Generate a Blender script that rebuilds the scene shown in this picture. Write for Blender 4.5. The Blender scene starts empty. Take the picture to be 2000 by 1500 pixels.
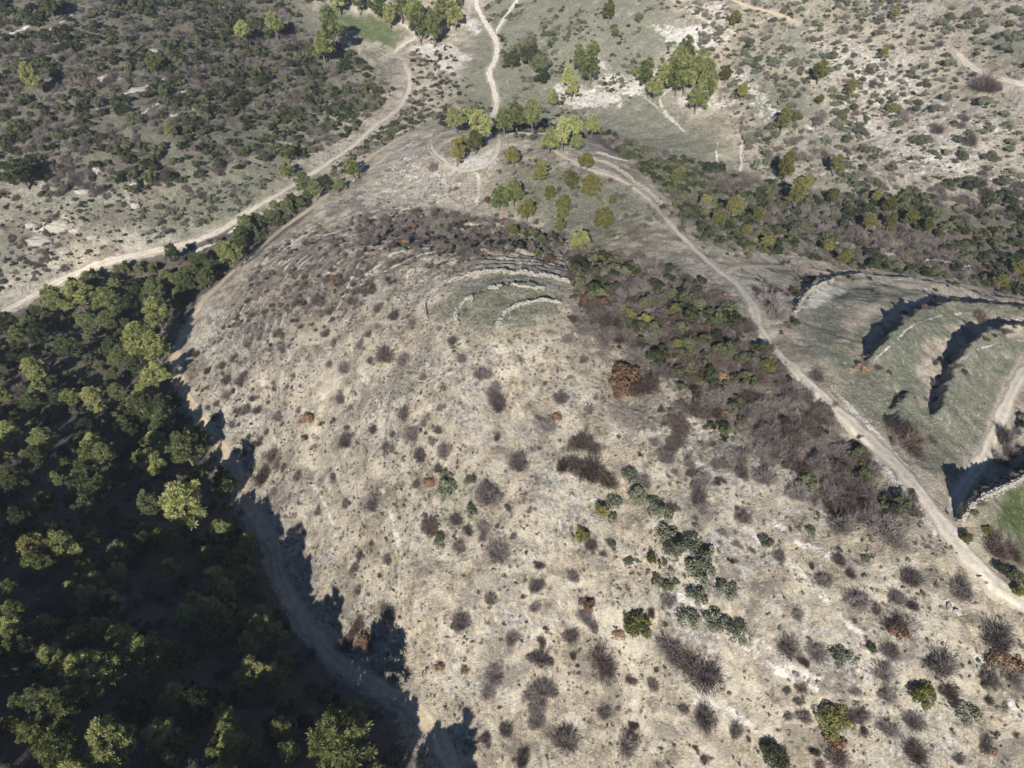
import bpy, math, random
import numpy as np
from mathutils import Vector

random.seed(7)
rng = np.random.default_rng(7)
R = math.radians
scene = bpy.context.scene
col = scene.collection

# ------------------------------------------------------------------ camera, sky, sun, exposure
CAM_Z = 110.0
PITCH = R(45)
cam_data = bpy.data.cameras.new("camera")
cam_data.sensor_width = 36.0
cam_data.lens = 24.0
cam_data.clip_start = 1.0
cam_data.clip_end = 6000.0
cam = bpy.data.objects.new("camera", cam_data)
col.objects.link(cam)
cam.location = (0, 0, CAM_Z)
cam.rotation_euler = (math.pi / 2 - PITCH, 0, 0)
scene.camera = cam

SUN_ELEV = R(31)
SUN_AZ = R(9)          # shadows run away from the camera and a little to +x
world = bpy.data.worlds.new("World")
scene.world = world
world.use_nodes = True
wn = world.node_tree
sky = wn.nodes.new("ShaderNodeTexSky")
sky.sky_type = 'NISHITA'
sky.sun_disc = False
sky.sun_elevation = SUN_ELEV
sky.sun_rotation = math.pi + SUN_AZ
sky.ozone_density = 8.0
sky.dust_density = 0.0
bg = wn.nodes["Background"]
bg.inputs[1].default_value = 0.05
wn.links.new(sky.outputs[0], bg.inputs[0])

sd = bpy.data.lights.new("sun", 'SUN')
sd.energy = 5.0
sd.angle = R(0.5)
sd.color = (1.0, 0.955, 0.89)
sun = bpy.data.objects.new("sun", sd)
col.objects.link(sun)
ldir = Vector((math.sin(SUN_AZ) * math.cos(SUN_ELEV), math.cos(SUN_AZ) * math.cos(SUN_ELEV), -math.sin(SUN_ELEV)))
sun.rotation_euler = ldir.to_track_quat('-Z', 'Y').to_euler()
sun.location = (-30, -100, 160)

scene.view_settings.view_transform = 'Standard'
scene.view_settings.look = 'None'
scene.view_settings.exposure = 0.55
scene.view_settings.gamma = 1.0
scene.render.engine = 'CYCLES'
scene.cycles.max_bounces = 4
scene.cycles.diffuse_bounces = 2
scene.cycles.transparent_max_bounces = 4
scene.cycles.volume_bounces = 0

# ------------------------------------------------------------------ small maths helpers
def raydir(px, py):
    cx = (np.asarray(px, float) - 1000) / 1000 * .75
    cy = (750 - np.asarray(py, float)) / 750 * .5625
    s, c = math.sin(PITCH), math.cos(PITCH)
    return np.stack([cx, c + s * cy, -s + c * cy], -1)

def project(x, y, z):
    s, c = math.sin(PITCH), math.cos(PITCH)
    dz = z - CAM_Z
    dep = y * c - dz * s
    up = y * s + dz * c
    dep = np.maximum(dep, 1e-3)
    return 1000 + x / dep / .75 * 1000, 750 - up / dep / .5625 * 750, dep

def hash2(ix, iy, seed):
    h = (ix.astype(np.int64) * 374761393 + iy.astype(np.int64) * 668265263 + seed * 1274126177) & 0xffffffff
    h = ((h ^ (h >> 13)) * 1274126177) & 0xffffffff
    return ((h ^ (h >> 16)) & 0xffff) / 65535.0

def vnoise(x, y, seed=0):
    ix, iy = np.floor(x), np.floor(y)
    fx, fy = x - ix, y - iy
    fx = fx * fx * (3 - 2 * fx); fy = fy * fy * (3 - 2 * fy)
    a = hash2(ix, iy, seed); b = hash2(ix + 1, iy, seed)
    c = hash2(ix, iy + 1, seed); d = hash2(ix + 1, iy + 1, seed)
    return (a * (1 - fx) + b * fx) * (1 - fy) + (c * (1 - fx) + d * fx) * fy

def fbm(x, y, seed=0, octs=4):
    x = np.asarray(x, float); y = np.asarray(y, float)
    v = 0; a = .5; t = 0
    for k in range(octs):
        v = v + a * vnoise(x * (2 ** k) + 17.3 * k, y * (2 ** k) - 9.1 * k, seed + k)
        t += a; a *= .5
    return v / t

def sstep(a, b, x):
    t = np.clip((x - a) / (b - a), 0, 1)
    return t * t * (3 - 2 * t)

# ------------------------------------------------------------------ terrain: control heights
CTRL = [
 # knoll and sunlit face of the hill
 (1000,600,11),(900,545,7),(1080,560,9),(1000,680,9),(800,700,1),(700,560,-7),(620,510,-16),(760,500,-6),
 (600,700,-13),(1000,800,3),(800,900,-6),(640,900,-19),(700,1100,-19),(850,1200,-15),(1000,1000,-4),
 (1200,1000,-3),(1200,1250,-14),(1400,1000,1),(1400,1250,-10),(1600,1000,3),(1600,1300,-7),(1800,1250,-1),
 (1300,1450,-23),(1700,1450,-14),(1950,1450,-8),(1050,1400,-24),(500,600,-26),(480,750,-24),(560,1000,-26),
 (1200,700,6),(1200,820,4),(1400,850,5),
 # crest and its track
 (2000,1190,3),(1900,1080,5),(1800,950,7),(1600,760,8),(1480,600,4),(1390,520,0),(1300,430,-4),(1200,340,-11),(1120,290,-16),
 (1300,560,2),(1200,520,-1),
 # shaded back of the knoll
 (900,440,-24),(1050,460,-18),(760,430,-27),(650,440,-30),(980,500,1),
 # spur behind
 (820,380,-29),(700,350,-36),(850,300,-27),(950,270,-23),(1050,275,-19),(1000,370,-20),(1120,400,-14),(1230,440,-8),(820,260,-34),
 # foot path round the hill and the gully
 (620,400,-36),(500,490,-38),(400,590,-39),(350,670,-39),(360,780,-37),(420,860,-35),(470,955,-33),(540,1130,-30),(650,1290,-27),(780,1370,-25),(880,1490,-24),
 (560,440,-42),(430,530,-45),(300,640,-45),
 # valley road on the other side
 (690,290,-44),(600,345,-45),(480,430,-46),(300,490,-47),(150,540,-49),(0,610,-50),(790,190,-43),(800,100,-41),
 # left far slope
 (550,250,-37),(300,250,-22),(450,330,-37),(0,400,-30),(150,440,-36),(0,200,-14),(0,100,-6),(0,0,6),(300,0,-6),(300,120,-14),(600,50,-29),(720,0,-24),(500,0,-18),
 # forest side
 (100,1450,0),(0,1300,-5),(150,1250,-12),(300,1350,-12),(450,1450,-13),(650,1490,-19),(300,1100,-24),(430,1200,-24),(0,1000,-22),(150,900,-31),(0,700,-44),(250,780,-38),(350,950,-32),(150,650,-46),
 # valley top centre and beyond
 (850,215,-43),(1000,225,-44),(960,100,-36),(1000,0,-24),(1100,120,-34),(1100,220,-43),(1250,0,-10),(1250,120,-28),(1300,290,-39),(1200,250,-43),(880,120,-38),
 # right far slope
 (1500,200,-26),(1500,0,-2),(1800,200,-16),(1800,0,8),(2000,0,16),(2000,150,2),(2000,320,-17),(1750,350,-27),(1500,330,-36),
 # ravine
 (1400,390,-33),(1550,440,-30),(1700,480,-29),(1850,520,-28),(2000,560,-28),
 # terraced nose on the right
 (1560,530,-14),(1600,600,-1),(1720,560,-12),(1850,590,-14),(2000,610,-16),(1650,720,6),(1800,680,-1),(1950,680,-7),
 (1750,850,4),(1850,800,0),(1980,760,-6),(1900,950,1),(1990,900,-6),(2000,1010,-3),
]
cp = np.array(CTRL, float)
dd = raydir(cp[:, 0], cp[:, 1])
tt = (cp[:, 2] - CAM_Z) / dd[:, 2]
P = np.stack([dd[:, 0] * tt, dd[:, 1] * tt], 1)
Zc = cp[:, 2]
EXTRA = np.array([(-200,-150,25),(0,-160,-20),(220,-150,-20),(-330,0,10),(-420,200,-20),(-600,500,60),(-300,800,70),(0,900,40),
                  (300,800,70),(600,600,80),(450,250,20),(350,50,-20),(260,0,-10),(-160,-20,14),(-75,5,6),(-40,12,-6),(0,-40,-24),(120,-30,-22)], float)
P = np.vstack([P, EXTRA[:, :2]]); Zc = np.concatenate([Zc, EXTRA[:, 2]])
SC = 100.0
def tps(r2):
    return 0.5 * r2 * np.log(r2 + 1e-9)
n = len(P)
Q = P / SC
r2 = ((Q[:, None] - Q[None]) ** 2).sum(-1)
K = tps(r2) + np.eye(n) * 0.004
A = np.zeros((n + 3, n + 3))
A[:n, :n] = K; A[:n, n] = 1; A[:n, n + 1:] = Q; A[n, :n] = 1; A[n + 1:, :n] = Q.T
sol = np.linalg.solve(A, np.concatenate([Zc, [0, 0, 0]]))
W, C3 = sol[:n], sol[n:]
def H_base(x, y):
    x = np.asarray(x, float); y = np.asarray(y, float)
    shp = x.shape
    x = x.ravel() / SC; y = y.ravel() / SC
    out = np.empty(x.shape)
    for i in range(0, len(x), 60000):
        xs, ys = x[i:i + 60000], y[i:i + 60000]
        r = (xs[:, None] - Q[None, :, 0]) ** 2 + (ys[:, None] - Q[None, :, 1]) ** 2
        out[i:i + 60000] = tps(r) @ W + C3[0] + C3[1] * xs + C3[2] * ys
    return np.clip(out, -70, 110).reshape(shp)

# lookup grid (1.5 m) used to shoot rays at the ground
GX0, GX1, GY0, GY1, GS = -560, 560, -90, 760, 2.0
gx = np.arange(GX0, GX1 + .1, GS); gy = np.arange(GY0, GY1 + .1, GS)
GXX, GYY = np.meshgrid(gx, gy)
GZ = H_base(GXX, GYY)
def H_grid(x, y):
    u = np.clip((x - GX0) / GS, 0, len(gx) - 1.001); v = np.clip((y - GY0) / GS, 0, len(gy) - 1.001)
    i = u.astype(int); j = v.astype(int); fu = u - i; fv = v - j
    return (GZ[j, i] * (1 - fu) + GZ[j, i + 1] * fu) * (1 - fv) + (GZ[j + 1, i] * (1 - fu) + GZ[j + 1, i + 1] * fu) * fv
def shoot(px, py, lift=0.0):
    """where the sight line through a photo pixel meets the ground (raised by lift)"""
    d = raydir(px, py)
    single = d.ndim == 1
    d = np.atleast_2d(d)
    lift = np.broadcast_to(np.asarray(lift, float), (len(d),))
    ts = np.geomspace(40, 900, 260)
    hit = np.full(len(d), 900.0); done = np.zeros(len(d), bool)
    prev = np.full(len(d), ts[0])
    for t in ts:
        x = d[:, 0] * t; y = d[:, 1] * t; z = CAM_Z + d[:, 2] * t
        below = z < H_grid(x, y) + lift
        new = below & ~done
        if new.any():
            lo = prev[new].copy(); hi = np.full(new.sum(), t); dn = d[new]; ln = lift[new]
            for _ in range(14):
                m = (lo + hi) / 2
                b = CAM_Z + dn[:, 2] * m < H_grid(dn[:, 0] * m, dn[:, 1] * m) + ln
                hi = np.where(b, m, hi); lo = np.where(b, lo, m)
            hit[new] = (lo + hi) / 2
            done |= new
        prev[~done] = t
    out = np.stack([d[:, 0] * hit, d[:, 1] * hit], 1)
    return out[0] if single else out

def densify(pts, k=8, closed=False):
    pts = [np.array(p, float) for p in pts]
    if closed: pts = pts + [pts[0]]
    res = []
    for a, b in zip(pts[:-1], pts[1:]):
        for i in range(k): res.append(a + (b - a) * i / k)
    if not closed: res.append(pts[-1])
    return np.array(res)
def catmull(pts, k=8):
    p = [np.array(q, float) for q in pts]
    p = [2 * p[0] - p[1]] + p + [2 * p[-1] - p[-2]]
    out = []
    for i in range(1, len(p) - 2):
        for j in range(k):
            t = j / k
            out.append(.5 * ((2 * p[i]) + (-p[i - 1] + p[i + 1]) * t + (2 * p[i - 1] - 5 * p[i] + 4 * p[i + 1] - p[i + 2]) * t * t
                             + (-p[i - 1] + 3 * p[i] - 3 * p[i + 1] + p[i + 2]) * t ** 3))
    out.append(p[-2])
    return np.array(out)
def wline(pts, k=8):
    c = catmull(pts, k)
    return shoot(c[:, 0], c[:, 1])
def wpoly(pts):
    c = densify(pts, 8, True)
    return shoot(c[:, 0], c[:, 1])
def inside(poly, x, y):
    x = np.asarray(x); y = np.asarray(y)
    res = np.zeros(x.shape, bool)
    bb = (x > poly[:, 0].min()) & (x < poly[:, 0].max()) & (y > poly[:, 1].min()) & (y < poly[:, 1].max())
    xs, ys = x[bb], y[bb]
    r = np.zeros(xs.shape, bool)
    for (x0, y0), (x1, y1) in zip(poly, np.roll(poly, -1, 0)):
        if y0 == y1: continue
        c = ((y0 > ys) != (y1 > ys)) & (xs < (x1 - x0) * (ys - y0) / (y1 - y0) + x0)
        r ^= c
    res[bb] = r
    return res
def dist_line(line, x, y, reach=30.0):
    """distance and signed side (positive = left of travel) to a polyline"""
    x = np.asarray(x, float); y = np.asarray(y, float)
    D = np.full(x.shape, 1e3); S = np.zeros(x.shape); T = np.zeros(x.shape)
    bb = (x > line[:, 0].min() - reach) & (x < line[:, 0].max() + reach) & (y > line[:, 1].min() - reach) & (y < line[:, 1].max() + reach)
    xs, ys = x[bb], y[bb]
    if xs.size == 0: return D, S, T
    d = np.full(xs.shape, 1e3); s = np.zeros(xs.shape); tt_ = np.zeros(xs.shape)
    m = len(line) - 1
    for i in range(m):
        ax, ay = line[i]; bx, by = line[i + 1]
        vx, vy = bx - ax, by - ay
        L = vx * vx + vy * vy + 1e-9
        t = np.clip(((xs - ax) * vx + (ys - ay) * vy) / L, 0, 1)
        ex = xs - ax - t * vx; ey = ys - ay - t * vy
        q = np.hypot(ex, ey)
        b = q < d
        d[b] = q[b]; s[b] = (vx * ey - vy * ex)[b]; tt_[b] = (i + t[b]) / m
    D[bb] = d; S[bb] = np.sign(s); T[bb] = tt_
    return D, S, T

# ------------------------------------------------------------------ roads, banks, cover patches (traced, then laid on the ground)
ROADS = {
 'valley_road': ([(-60,640),(0,612),(60,580),(130,543),(220,508),(330,484),(420,455),(500,405),(590,352),(650,312),(690,285),(730,248),(775,215),(797,180),(800,150),(790,122)], 1.45, 'pale'),
 'valley_road_beyond': ([(768,105),(790,85),(812,72),(800,55),(778,43)], 1.6, 'pale'),
 'hill_foot_path': ([(845,245),(800,262),(755,285),(700,325),(655,365),(620,398),(560,440),(500,490),(440,545),(395,590),(372,630),(352,672),(345,700),(352,745),(375,790),(405,835),(440,880),(470,935),(478,975),(508,1020),(535,1070),(545,1120),(570,1180),(615,1240),(665,1295),(730,1335),(800,1375),(850,1430),(880,1500),(890,1560)], 1.75, 'tan'),
 'crest_track': ([(1060,275),(1100,305),(1150,330),(1210,350),(1262,385),(1300,425),(1350,480),(1400,525),(1445,560),(1470,600),(1490,660),(1530,705),(1590,760),(1650,815),(1710,870),(1765,925),(1815,985),(1850,1040),(1890,1085),(1940,1135),(2000,1180),(2060,1215)], 1.0, 'pale'),
 'knoll_side_track': ([(1415,535),(1440,522),(1500,520),(1560,523),(1620,533)], 1.2, 'tan'),
 'north_path': ([(962,232),(970,200),(962,165),(955,140),(968,115),(970,85),(958,60),(935,20),(925,-20)], 1.7, 'white'),
 'north_path_branch': ([(968,65),(985,35),(1005,8),(1020,-15)], 1.2, 'white'),
 'terrace_path': ([(2020,700),(1990,740),(1960,800),(1930,880),(1885,950),(1850,1000)], 1.5, 'pale'),
 'terrace_loop_path': ([(975,268),(970,300),(945,325),(905,333),(875,322),(850,300),(840,280),(862,262),(900,250)], 1.2, 'pale'),
 'ridge_path': ([(1420,-5),(1460,12),(1510,25),(1560,45)], 1.1, 'tan'),
 'field_edge_path': ([(1865,100),(1890,125),(1930,148),(1990,163),(2040,170)], 1.2, 'pale'),
}
RW = {k: (wline(v[0]), v[1], v[2]) for k, v in ROADS.items()}

# banks: line traced along the lip, drop falls on the far side. (points, drop height, bench width)
BANKS = [
 ([(1692,722),(1708,700),(1738,668),(1775,635),(1815,615),(1855,607),(1920,610),(2010,618),(2120,628),(2300,645)], 3.5, 10),
 ([(1850,740),(1868,712),(1895,685),(1925,667),(1965,658),(2010,656),(2120,660),(2300,670)], 4.0, 8),
 ([(1825,830),(1838,790),(1850,750),(1858,725)], 2.6, 8),
 ([(1745,850),(1752,800),(1775,765)], 1.5, 6),
 ([(1872,1025),(1888,998),(1915,972),(1955,955),(2000,930),(2100,870),(2250,800)], 3.8, 9),
 ([(1552,600),(1580,565),(1620,545),(1700,542),(1800,557),(1900,575),(2000,592),(2060,600)], 1.8, 8),
 ([(900,600),(930,575),(1000,560),(1065,563)], 0.9, 6),
 ([(965,650),(985,615),(1030,592),(1090,590)], 0.9, 6),
 ([(660,600),(720,560),(800,520),(900,497),(1000,493),(1120,500)], 1.4, 7),
 ([(700,520),(770,485),(860,462),(960,455),(1060,470),(1130,492)], 1.8, 8),
 ([(830,480),(900,448),(980,440),(1060,452)], 1.5, 6),
 ([(590,560),(650,510),(720,475),(800,455)], 1.3, 7),
]
BW = [(wline(b[0]), b[1], b[2]) for b in BANKS]
BACK = wpoly([(420,600),(520,490),(640,425),(800,405),(960,420),(1150,470),(1200,520),(1000,515),(880,530),(800,560),(700,620),(600,700),(430,720)])
KNOLL = wpoly([(800,640),(810,570),(880,530),(980,510),(1120,530),(1180,580),(1120,660),(960,690)])
HILLP = wpoly([(380,620),(520,490),(640,425),(960,420),(1160,480),(1450,620),(1600,770),(1850,1060),(2100,1260),(2100,1600),(900,1600),(780,1380),(640,1300),(540,1130),(470,960),(350,760)])

def soft(poly, x, y, w):
    ins = inside(poly, x, y)
    d, _, _ = dist_line(np.vstack([poly, poly[:1]]), x, y, w + 1)
    return np.where(ins, .5 + .5 * np.clip(d / w, 0, 1), .5 - .5 * np.clip(d / w, 0, 1))

def H(x, y):
    x = np.asarray(x, float); y = np.asarray(y, float)
    z = H_base(x, y)
    for line, h, w in BW:
        d, s, t = dist_line(line, x, y, w + 2)
        end = np.clip(np.minimum(t, 1 - t) * 6, 0, 1)
        s0 = d * s + (fbm(x / 2.6, y / 2.6, 14, 3) - .5) * 2.6
        d = np.where(d < w + 2, np.abs(s0), d); s = np.where(d < w + 2, np.sign(s0), s)
        near = d * (s < 0); far = d * (s > 0)
        f = np.where(s > 0, np.clip(1 - far / 1.3, 0, 1), np.clip(1 - near / w, 0, 1))
        z = z + h * f * end * (0.85 + .3 * vnoise(x / 6, y / 6, 5))
        z = z - .35 * h * end * np.where(s > 0, sstep(0, 1.3, far) * np.clip(1 - far / w, 0, 1), 0)
    back = soft(BACK, x, y, 8); hill = soft(HILLP, x, y, 5)
    warp = z + 2.2 * fbm(x / 22, y / 22, 31, 3) + .9 * fbm(x / 5, y / 5, 33, 2)
    p = 1.9
    fr = warp / p - np.floor(warp / p)
    z = z + p * (sstep(.25, .75, fr) - fr) * (back * .85 + hill * .25)
    road = np.zeros(x.shape)
    for line, hw, _ in RW.values():
        d, s, t = dist_line(line, x, y, hw * 3)
        road = np.maximum(road, 1 - sstep(hw, hw * 2.6, d))
    rough = (1 - road)
    z = z + (fbm(x / 16, y / 16, 3, 3) - .5) * 2.2 * (.25 + .75 * rough)
    z = z + (fbm(x / 3.1, y / 3.1, 9, 3) - .5) * 1.0 * rough
    gul = fbm(x / 7.5 + .5 * fbm(x / 12, y / 12, 24, 2), y / 26, 23, 4)
    z = z - np.clip(.48 - gul, 0, 1) * 7.0 * hill * rough * (1 - back) * (1 - soft(KNOLL, x, y, 6))
    return z

GZ = H(GXX, GYY)       # from here on rays meet the finished ground
RW = {k: (wline(v[0]), v[1], v[2]) for k, v in ROADS.items()}

# ------------------------------------------------------------------ materials
def new_mat(name):
    m = bpy.data.materials.new(name); m.use_nodes = True
    nt = m.node_tree; b = nt.nodes["Principled BSDF"]
    b.inputs['Roughness'].default_value = .9
    b.inputs['Specular IOR Level'].default_value = .15
    return m, nt, b
def N(nt, t, **kw):
    nd = nt.nodes.new(t)
    for k, v in kw.items(): setattr(nd, k, v)
    return nd
def noise(nt, vec, scale, detail=5, rough=.6, dist=0.0):
    nd = N(nt, "ShaderNodeTexNoise")
    nd.inputs['Scale'].default_value = scale; nd.inputs['Detail'].default_value = detail
    nd.inputs['Roughness'].default_value = rough; nd.inputs['Distortion'].default_value = dist
    if vec is not None: nt.links.new(vec, nd.inputs['Vector'])
    return nd.outputs['Fac']
def ramp(nt, fac, stops):
    r = N(nt, "ShaderNodeValToRGB")
    el = r.color_ramp.elements
    while len(el) < len(stops): el.new(.5)
    for e, (p_, c_) in zip(el, stops):
        e.position = p_; e.color = (c_ if len(c_) == 4 else (*c_, 1))
    nt.links.new(fac, r.inputs[0])
    return r.outputs[0]
def mix(nt, fac, a, b):
    m = N(nt, "ShaderNodeMix", data_type='RGBA')
    for s, v in ((0, fac), (6, a), (7, b)):
        if isinstance(v, (int, float)): m.inputs[s].default_value = v
        elif isinstance(v, tuple): m.inputs[s].default_value = (*v, 1)
        else: nt.links.new(v, m.inputs[s])
    return m.outputs[2]
def math_(nt, op, a, b=None, c=None, clamp=False):
    m = N(nt, "ShaderNodeMath", operation=op); m.use_clamp = clamp
    for i, v in enumerate((a, b, c)):
        if v is None: continue
        if isinstance(v, (int, float)): m.inputs[i].default_value = v
        else: nt.links.new(v, m.inputs[i])
    return m.outputs[0]
def mapr(nt, v, a, b, c=0.0, d=1.0):
    m = N(nt, "ShaderNodeMapRange"); m.interpolation_type = 'SMOOTHSTEP'
    nt.links.new(v, m.inputs[0])
    for i, q in zip((1, 2, 3, 4), (a, b, c, d)): m.inputs[i].default_value = q
    return m.outputs[0]
def patchy(nt, weight, nz, hard=.16):
    """cover weight broken up by noise into patches with ragged rims"""
    s = math_(nt, 'ADD', weight, nz)
    return mapr(nt, s, 1 - hard, 1 + hard)

def ground_material():
    m, nt, b = new_mat("hillside_ground")
    co = N(nt, "ShaderNodeTexCoord").outputs['Object']
    a1 = N(nt, "ShaderNodeAttribute", attribute_name="cover_a"); a2 = N(nt, "ShaderNodeAttribute", attribute_name="cover_b")
    s1 = N(nt, "ShaderNodeSeparateColor"); s2 = N(nt, "ShaderNodeSeparateColor")
    nt.links.new(a1.outputs['Color'], s1.inputs[0]); nt.links.new(a2.outputs['Color'], s2.inputs[0])
    green, bare, rust = s1.outputs[0], s1.outputs[1], s1.outputs[2]
    white, litter, lush = s2.outputs[0], s2.outputs[1], s2.outputs[2]
    n_big = noise(nt, co, .035, 4, .6); n_mid = noise(nt, co, .22, 6, .65, .4); n_sm = noise(nt, co, 1.1, 6, .7)
    n_fine = noise(nt, co, 3.2, 5, .75); n_m2 = noise(nt, co, .5, 6, .7, .6)
    # dry winter grass on stony soil
    dry = ramp(nt, n_mid, [(.3, (.20, .165, .12)), (.45, (.35, .298, .228)), (.56, (.49, .43, .34)), (.72, (.65, .59, .50))])
    grey = ramp(nt, n_sm, [(.35, (.15, .138, .12)), (.5, (.36, .335, .295)), (.62, (.56, .54, .50)), (.75, (.72, .70, .66))])
    c = mix(nt, mapr(nt, n_big, .42, .62), dry, grey)
    mp = N(nt, "ShaderNodeMapping"); mp.inputs['Scale'].default_value = (1.0, .28, .5); mp.inputs['Rotation'].default_value = (0, 0, R(12)); nt.links.new(co, mp.inputs[0])
    n_str = noise(nt, mp.outputs[0], 1.6, 6, .75, .5)
    straw = ramp(nt, n_str, [(.34, (.20, .155, .10)), (.48, (.45, .375, .25)), (.62, (.72, .63, .46))])
    c = mix(nt, math_(nt, 'MULTIPLY', mapr(nt, n_m2, .44, .6), .75), c, straw)
    # pale worn streaks and darker matted hollows, a few metres across
    blot = noise(nt, co, .11, 7, .72, .8)
    c = mix(nt, math_(nt, 'MULTIPLY', mapr(nt, blot, .50, .62), .55), c, (.68, .605, .47))
    c = mix(nt, math_(nt, 'MULTIPLY', mapr(nt, blot, .49, .39), .75), c, (.20, .172, .14))
    # litter: grey brown twigs and dead leaves
    lit = ramp(nt, n_fine, [(.3, (.085, .068, .055)), (.5, (.165, .135, .11)), (.7, (.30, .255, .21))])
    c = mix(nt, patchy(nt, litter, n_m2), c, lit)
    gr = ramp(nt, n_sm, [(.3, (.115, .125, .08)), (.5, (.21, .215, .15)), (.70, (.37, .36, .28))])
    c = mix(nt, patchy(nt, green, n_mid, .22), c, gr)
    lu = ramp(nt, n_sm, [(.3, (.06, .09, .03)), (.55, (.115, .155, .05)), (.75, (.19, .21, .09))])
    c = mix(nt, patchy(nt, lush, n_mid, .2), c, lu)
    ru = ramp(nt, n_fine, [(.3, (.16, .075, .04)), (.7, (.33, .16, .085))])
    c = mix(nt, patchy(nt, rust, n_m2), c, ru)
    ba = ramp(nt, n_sm, [(.3, (.42, .35, .26)), (.7, (.62, .54, .43))])
    c = mix(nt, patchy(nt, bare, n_mid), c, ba)
    wh = ramp(nt, n_m2, [(.3, (.52, .47, .40)), (.7, (.80, .76, .69))])
    c = mix(nt, patchy(nt, white, n_m2, .1), c, wh)
    # dark stubble specks and pale stones
    spk = noise(nt, co, 1.5, 5, .85)
    c = mix(nt, math_(nt, 'MULTIPLY', mapr(nt, spk, .56, .62), .6), c, (.095, .08, .066))
    thin = noise(nt, co, .09, 4, .7, .5)
    spk3 = noise(nt, co, .75, 5, .8, .5)
    c = mix(nt, math_(nt, 'MULTIPLY', mapr(nt, math_(nt, 'ADD', spk3, math_(nt, 'MULTIPLY', thin, .5)), .82, .90), .5), c, (.12, .10, .085))
    spk2 = noise(nt, co, 1.7, 2, .8, .3)
    c = mix(nt, math_(nt, 'MULTIPLY', math_(nt, 'MULTIPLY', mapr(nt, spk2, .61, .69), .5), mapr(nt, litter, .35, .8, 1, .05)), c, (.76, .74, .69))
    nt.links.new(c, b.inputs['Base Color'])
    bump = N(nt, "ShaderNodeBump"); bump.inputs['Strength'].default_value = .9; bump.inputs['Distance'].default_value = .8
    hgt = math_(nt, 'ADD', n_sm, math_(nt, 'MULTIPLY', n_fine, .6))
    nt.links.new(hgt, bump.inputs['Height']); nt.links.new(bump.outputs[0], b.inputs['Normal'])
    return m

def road_material(name, c0, c1, c2):
    m, nt, b = new_mat(name)
    co = N(nt, "ShaderNodeTexCoord").outputs['Object']
    c = ramp(nt, noise(nt, co, .5, 6, .7, .4), [(.3, c0), (.52, c1), (.72, c2)])
    c = mix(nt, math_(nt, 'MULTIPLY', mapr(nt, noise(nt, co, 2.4, 4, .8), .56, .66), .5), c, (.26, .225, .17))
    ac = N(nt, "ShaderNodeAttribute", attribute_name="across").outputs['Fac']
    aa = math_(nt, 'ABSOLUTE', ac)
    nz_ = noise(nt, co, 1.3, 5, .8)
    crown = math_(nt, 'MULTIPLY', mapr(nt, aa, .34, .08), mapr(nt, nz_, .44, .56))
    verge = mapr(nt, math_(nt, 'ADD', aa, math_(nt, 'MULTIPLY', nz_, .9)), 1.02, 1.3)
    c = mix(nt, math_(nt, 'MULTIPLY', crown, .55), c, (.30, .27, .19))
    c = mix(nt, math_(nt, 'MULTIPLY', verge, .85), c, (.33, .29, .22))
    nt.links.new(c, b.inputs['Base Color'])
    bump = N(nt, "ShaderNodeBump"); bump.inputs['Strength'].default_value = .5; bump.inputs['Distance'].default_value = .2
    nt.links.new(noise(nt, co, 2.0, 5, .7), bump.inputs['Height']); nt.links.new(bump.outputs[0], b.inputs['Normal'])
    return m

def leaf_material(name, dark, mid, light, trans=.25, var=.35):
    m, nt, b = new_mat(name)
    co = N(nt, "ShaderNodeTexCoord").outputs['Object']
    oi = N(nt, "ShaderNodeObjectInfo")
    nz = noise(nt, co, 3.0, 3, .7)
    f = math_(nt, 'ADD', nz, math_(nt, 'MULTIPLY', math_(nt, 'SUBTRACT', oi.outputs['Random'], .5), var))
    c = ramp(nt, f, [(.28, dark), (.5, mid), (.74, light)])
    nt.links.new(c, b.inputs['Base Color'])
    b.inputs['Roughness'].default_value = .7
    if trans:
        tr = N(nt, "ShaderNodeBsdfTranslucent"); nt.links.new(c, tr.inputs[0])
        mx = N(nt, "ShaderNodeMixShader"); mx.inputs[0].default_value = trans
        nt.links.new(b.outputs[0], mx.inputs[1]); nt.links.new(tr.outputs[0], mx.inputs[2])
        nt.links.new(mx.outputs[0], nt.nodes["Material Output"].inputs[0])
    return m
def stone_material(name, c0, c1, c2):
    m, nt, b = new_mat(name)
    co = N(nt, "ShaderNodeTexCoord").outputs['Object']
    v = N(nt, "ShaderNodeTexVoronoi"); v.inputs['Scale'].default_value = 4.5; nt.links.new(co, v.inputs['Vector'])
    c = ramp(nt, noise(nt, co, 1.4, 6, .75), [(.3, c0), (.5, c1), (.72, c2)])
    hs = N(nt, "ShaderNodeSeparateColor"); nt.links.new(v.outputs['Color'], hs.inputs[0])
    c = mix(nt, math_(nt, 'MULTIPLY', hs.outputs[0], .45), c, (.25, .22, .18))
    c = mix(nt, mapr(nt, v.outputs['Distance'], .45, .65, 0, .55), c, (.20, .18, .15))
    nt.links.new(c, b.inputs['Base Color'])
    bump = N(nt, "ShaderNodeBump"); bump.inputs['Strength'].default_value = .8; bump.inputs['Distance'].default_value = .15
    bump.invert = True
    nt.links.new(v.outputs['Distance'], bump.inputs['Height']); nt.links.new(bump.outputs[0], b.inputs['Normal'])
    return m
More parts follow.
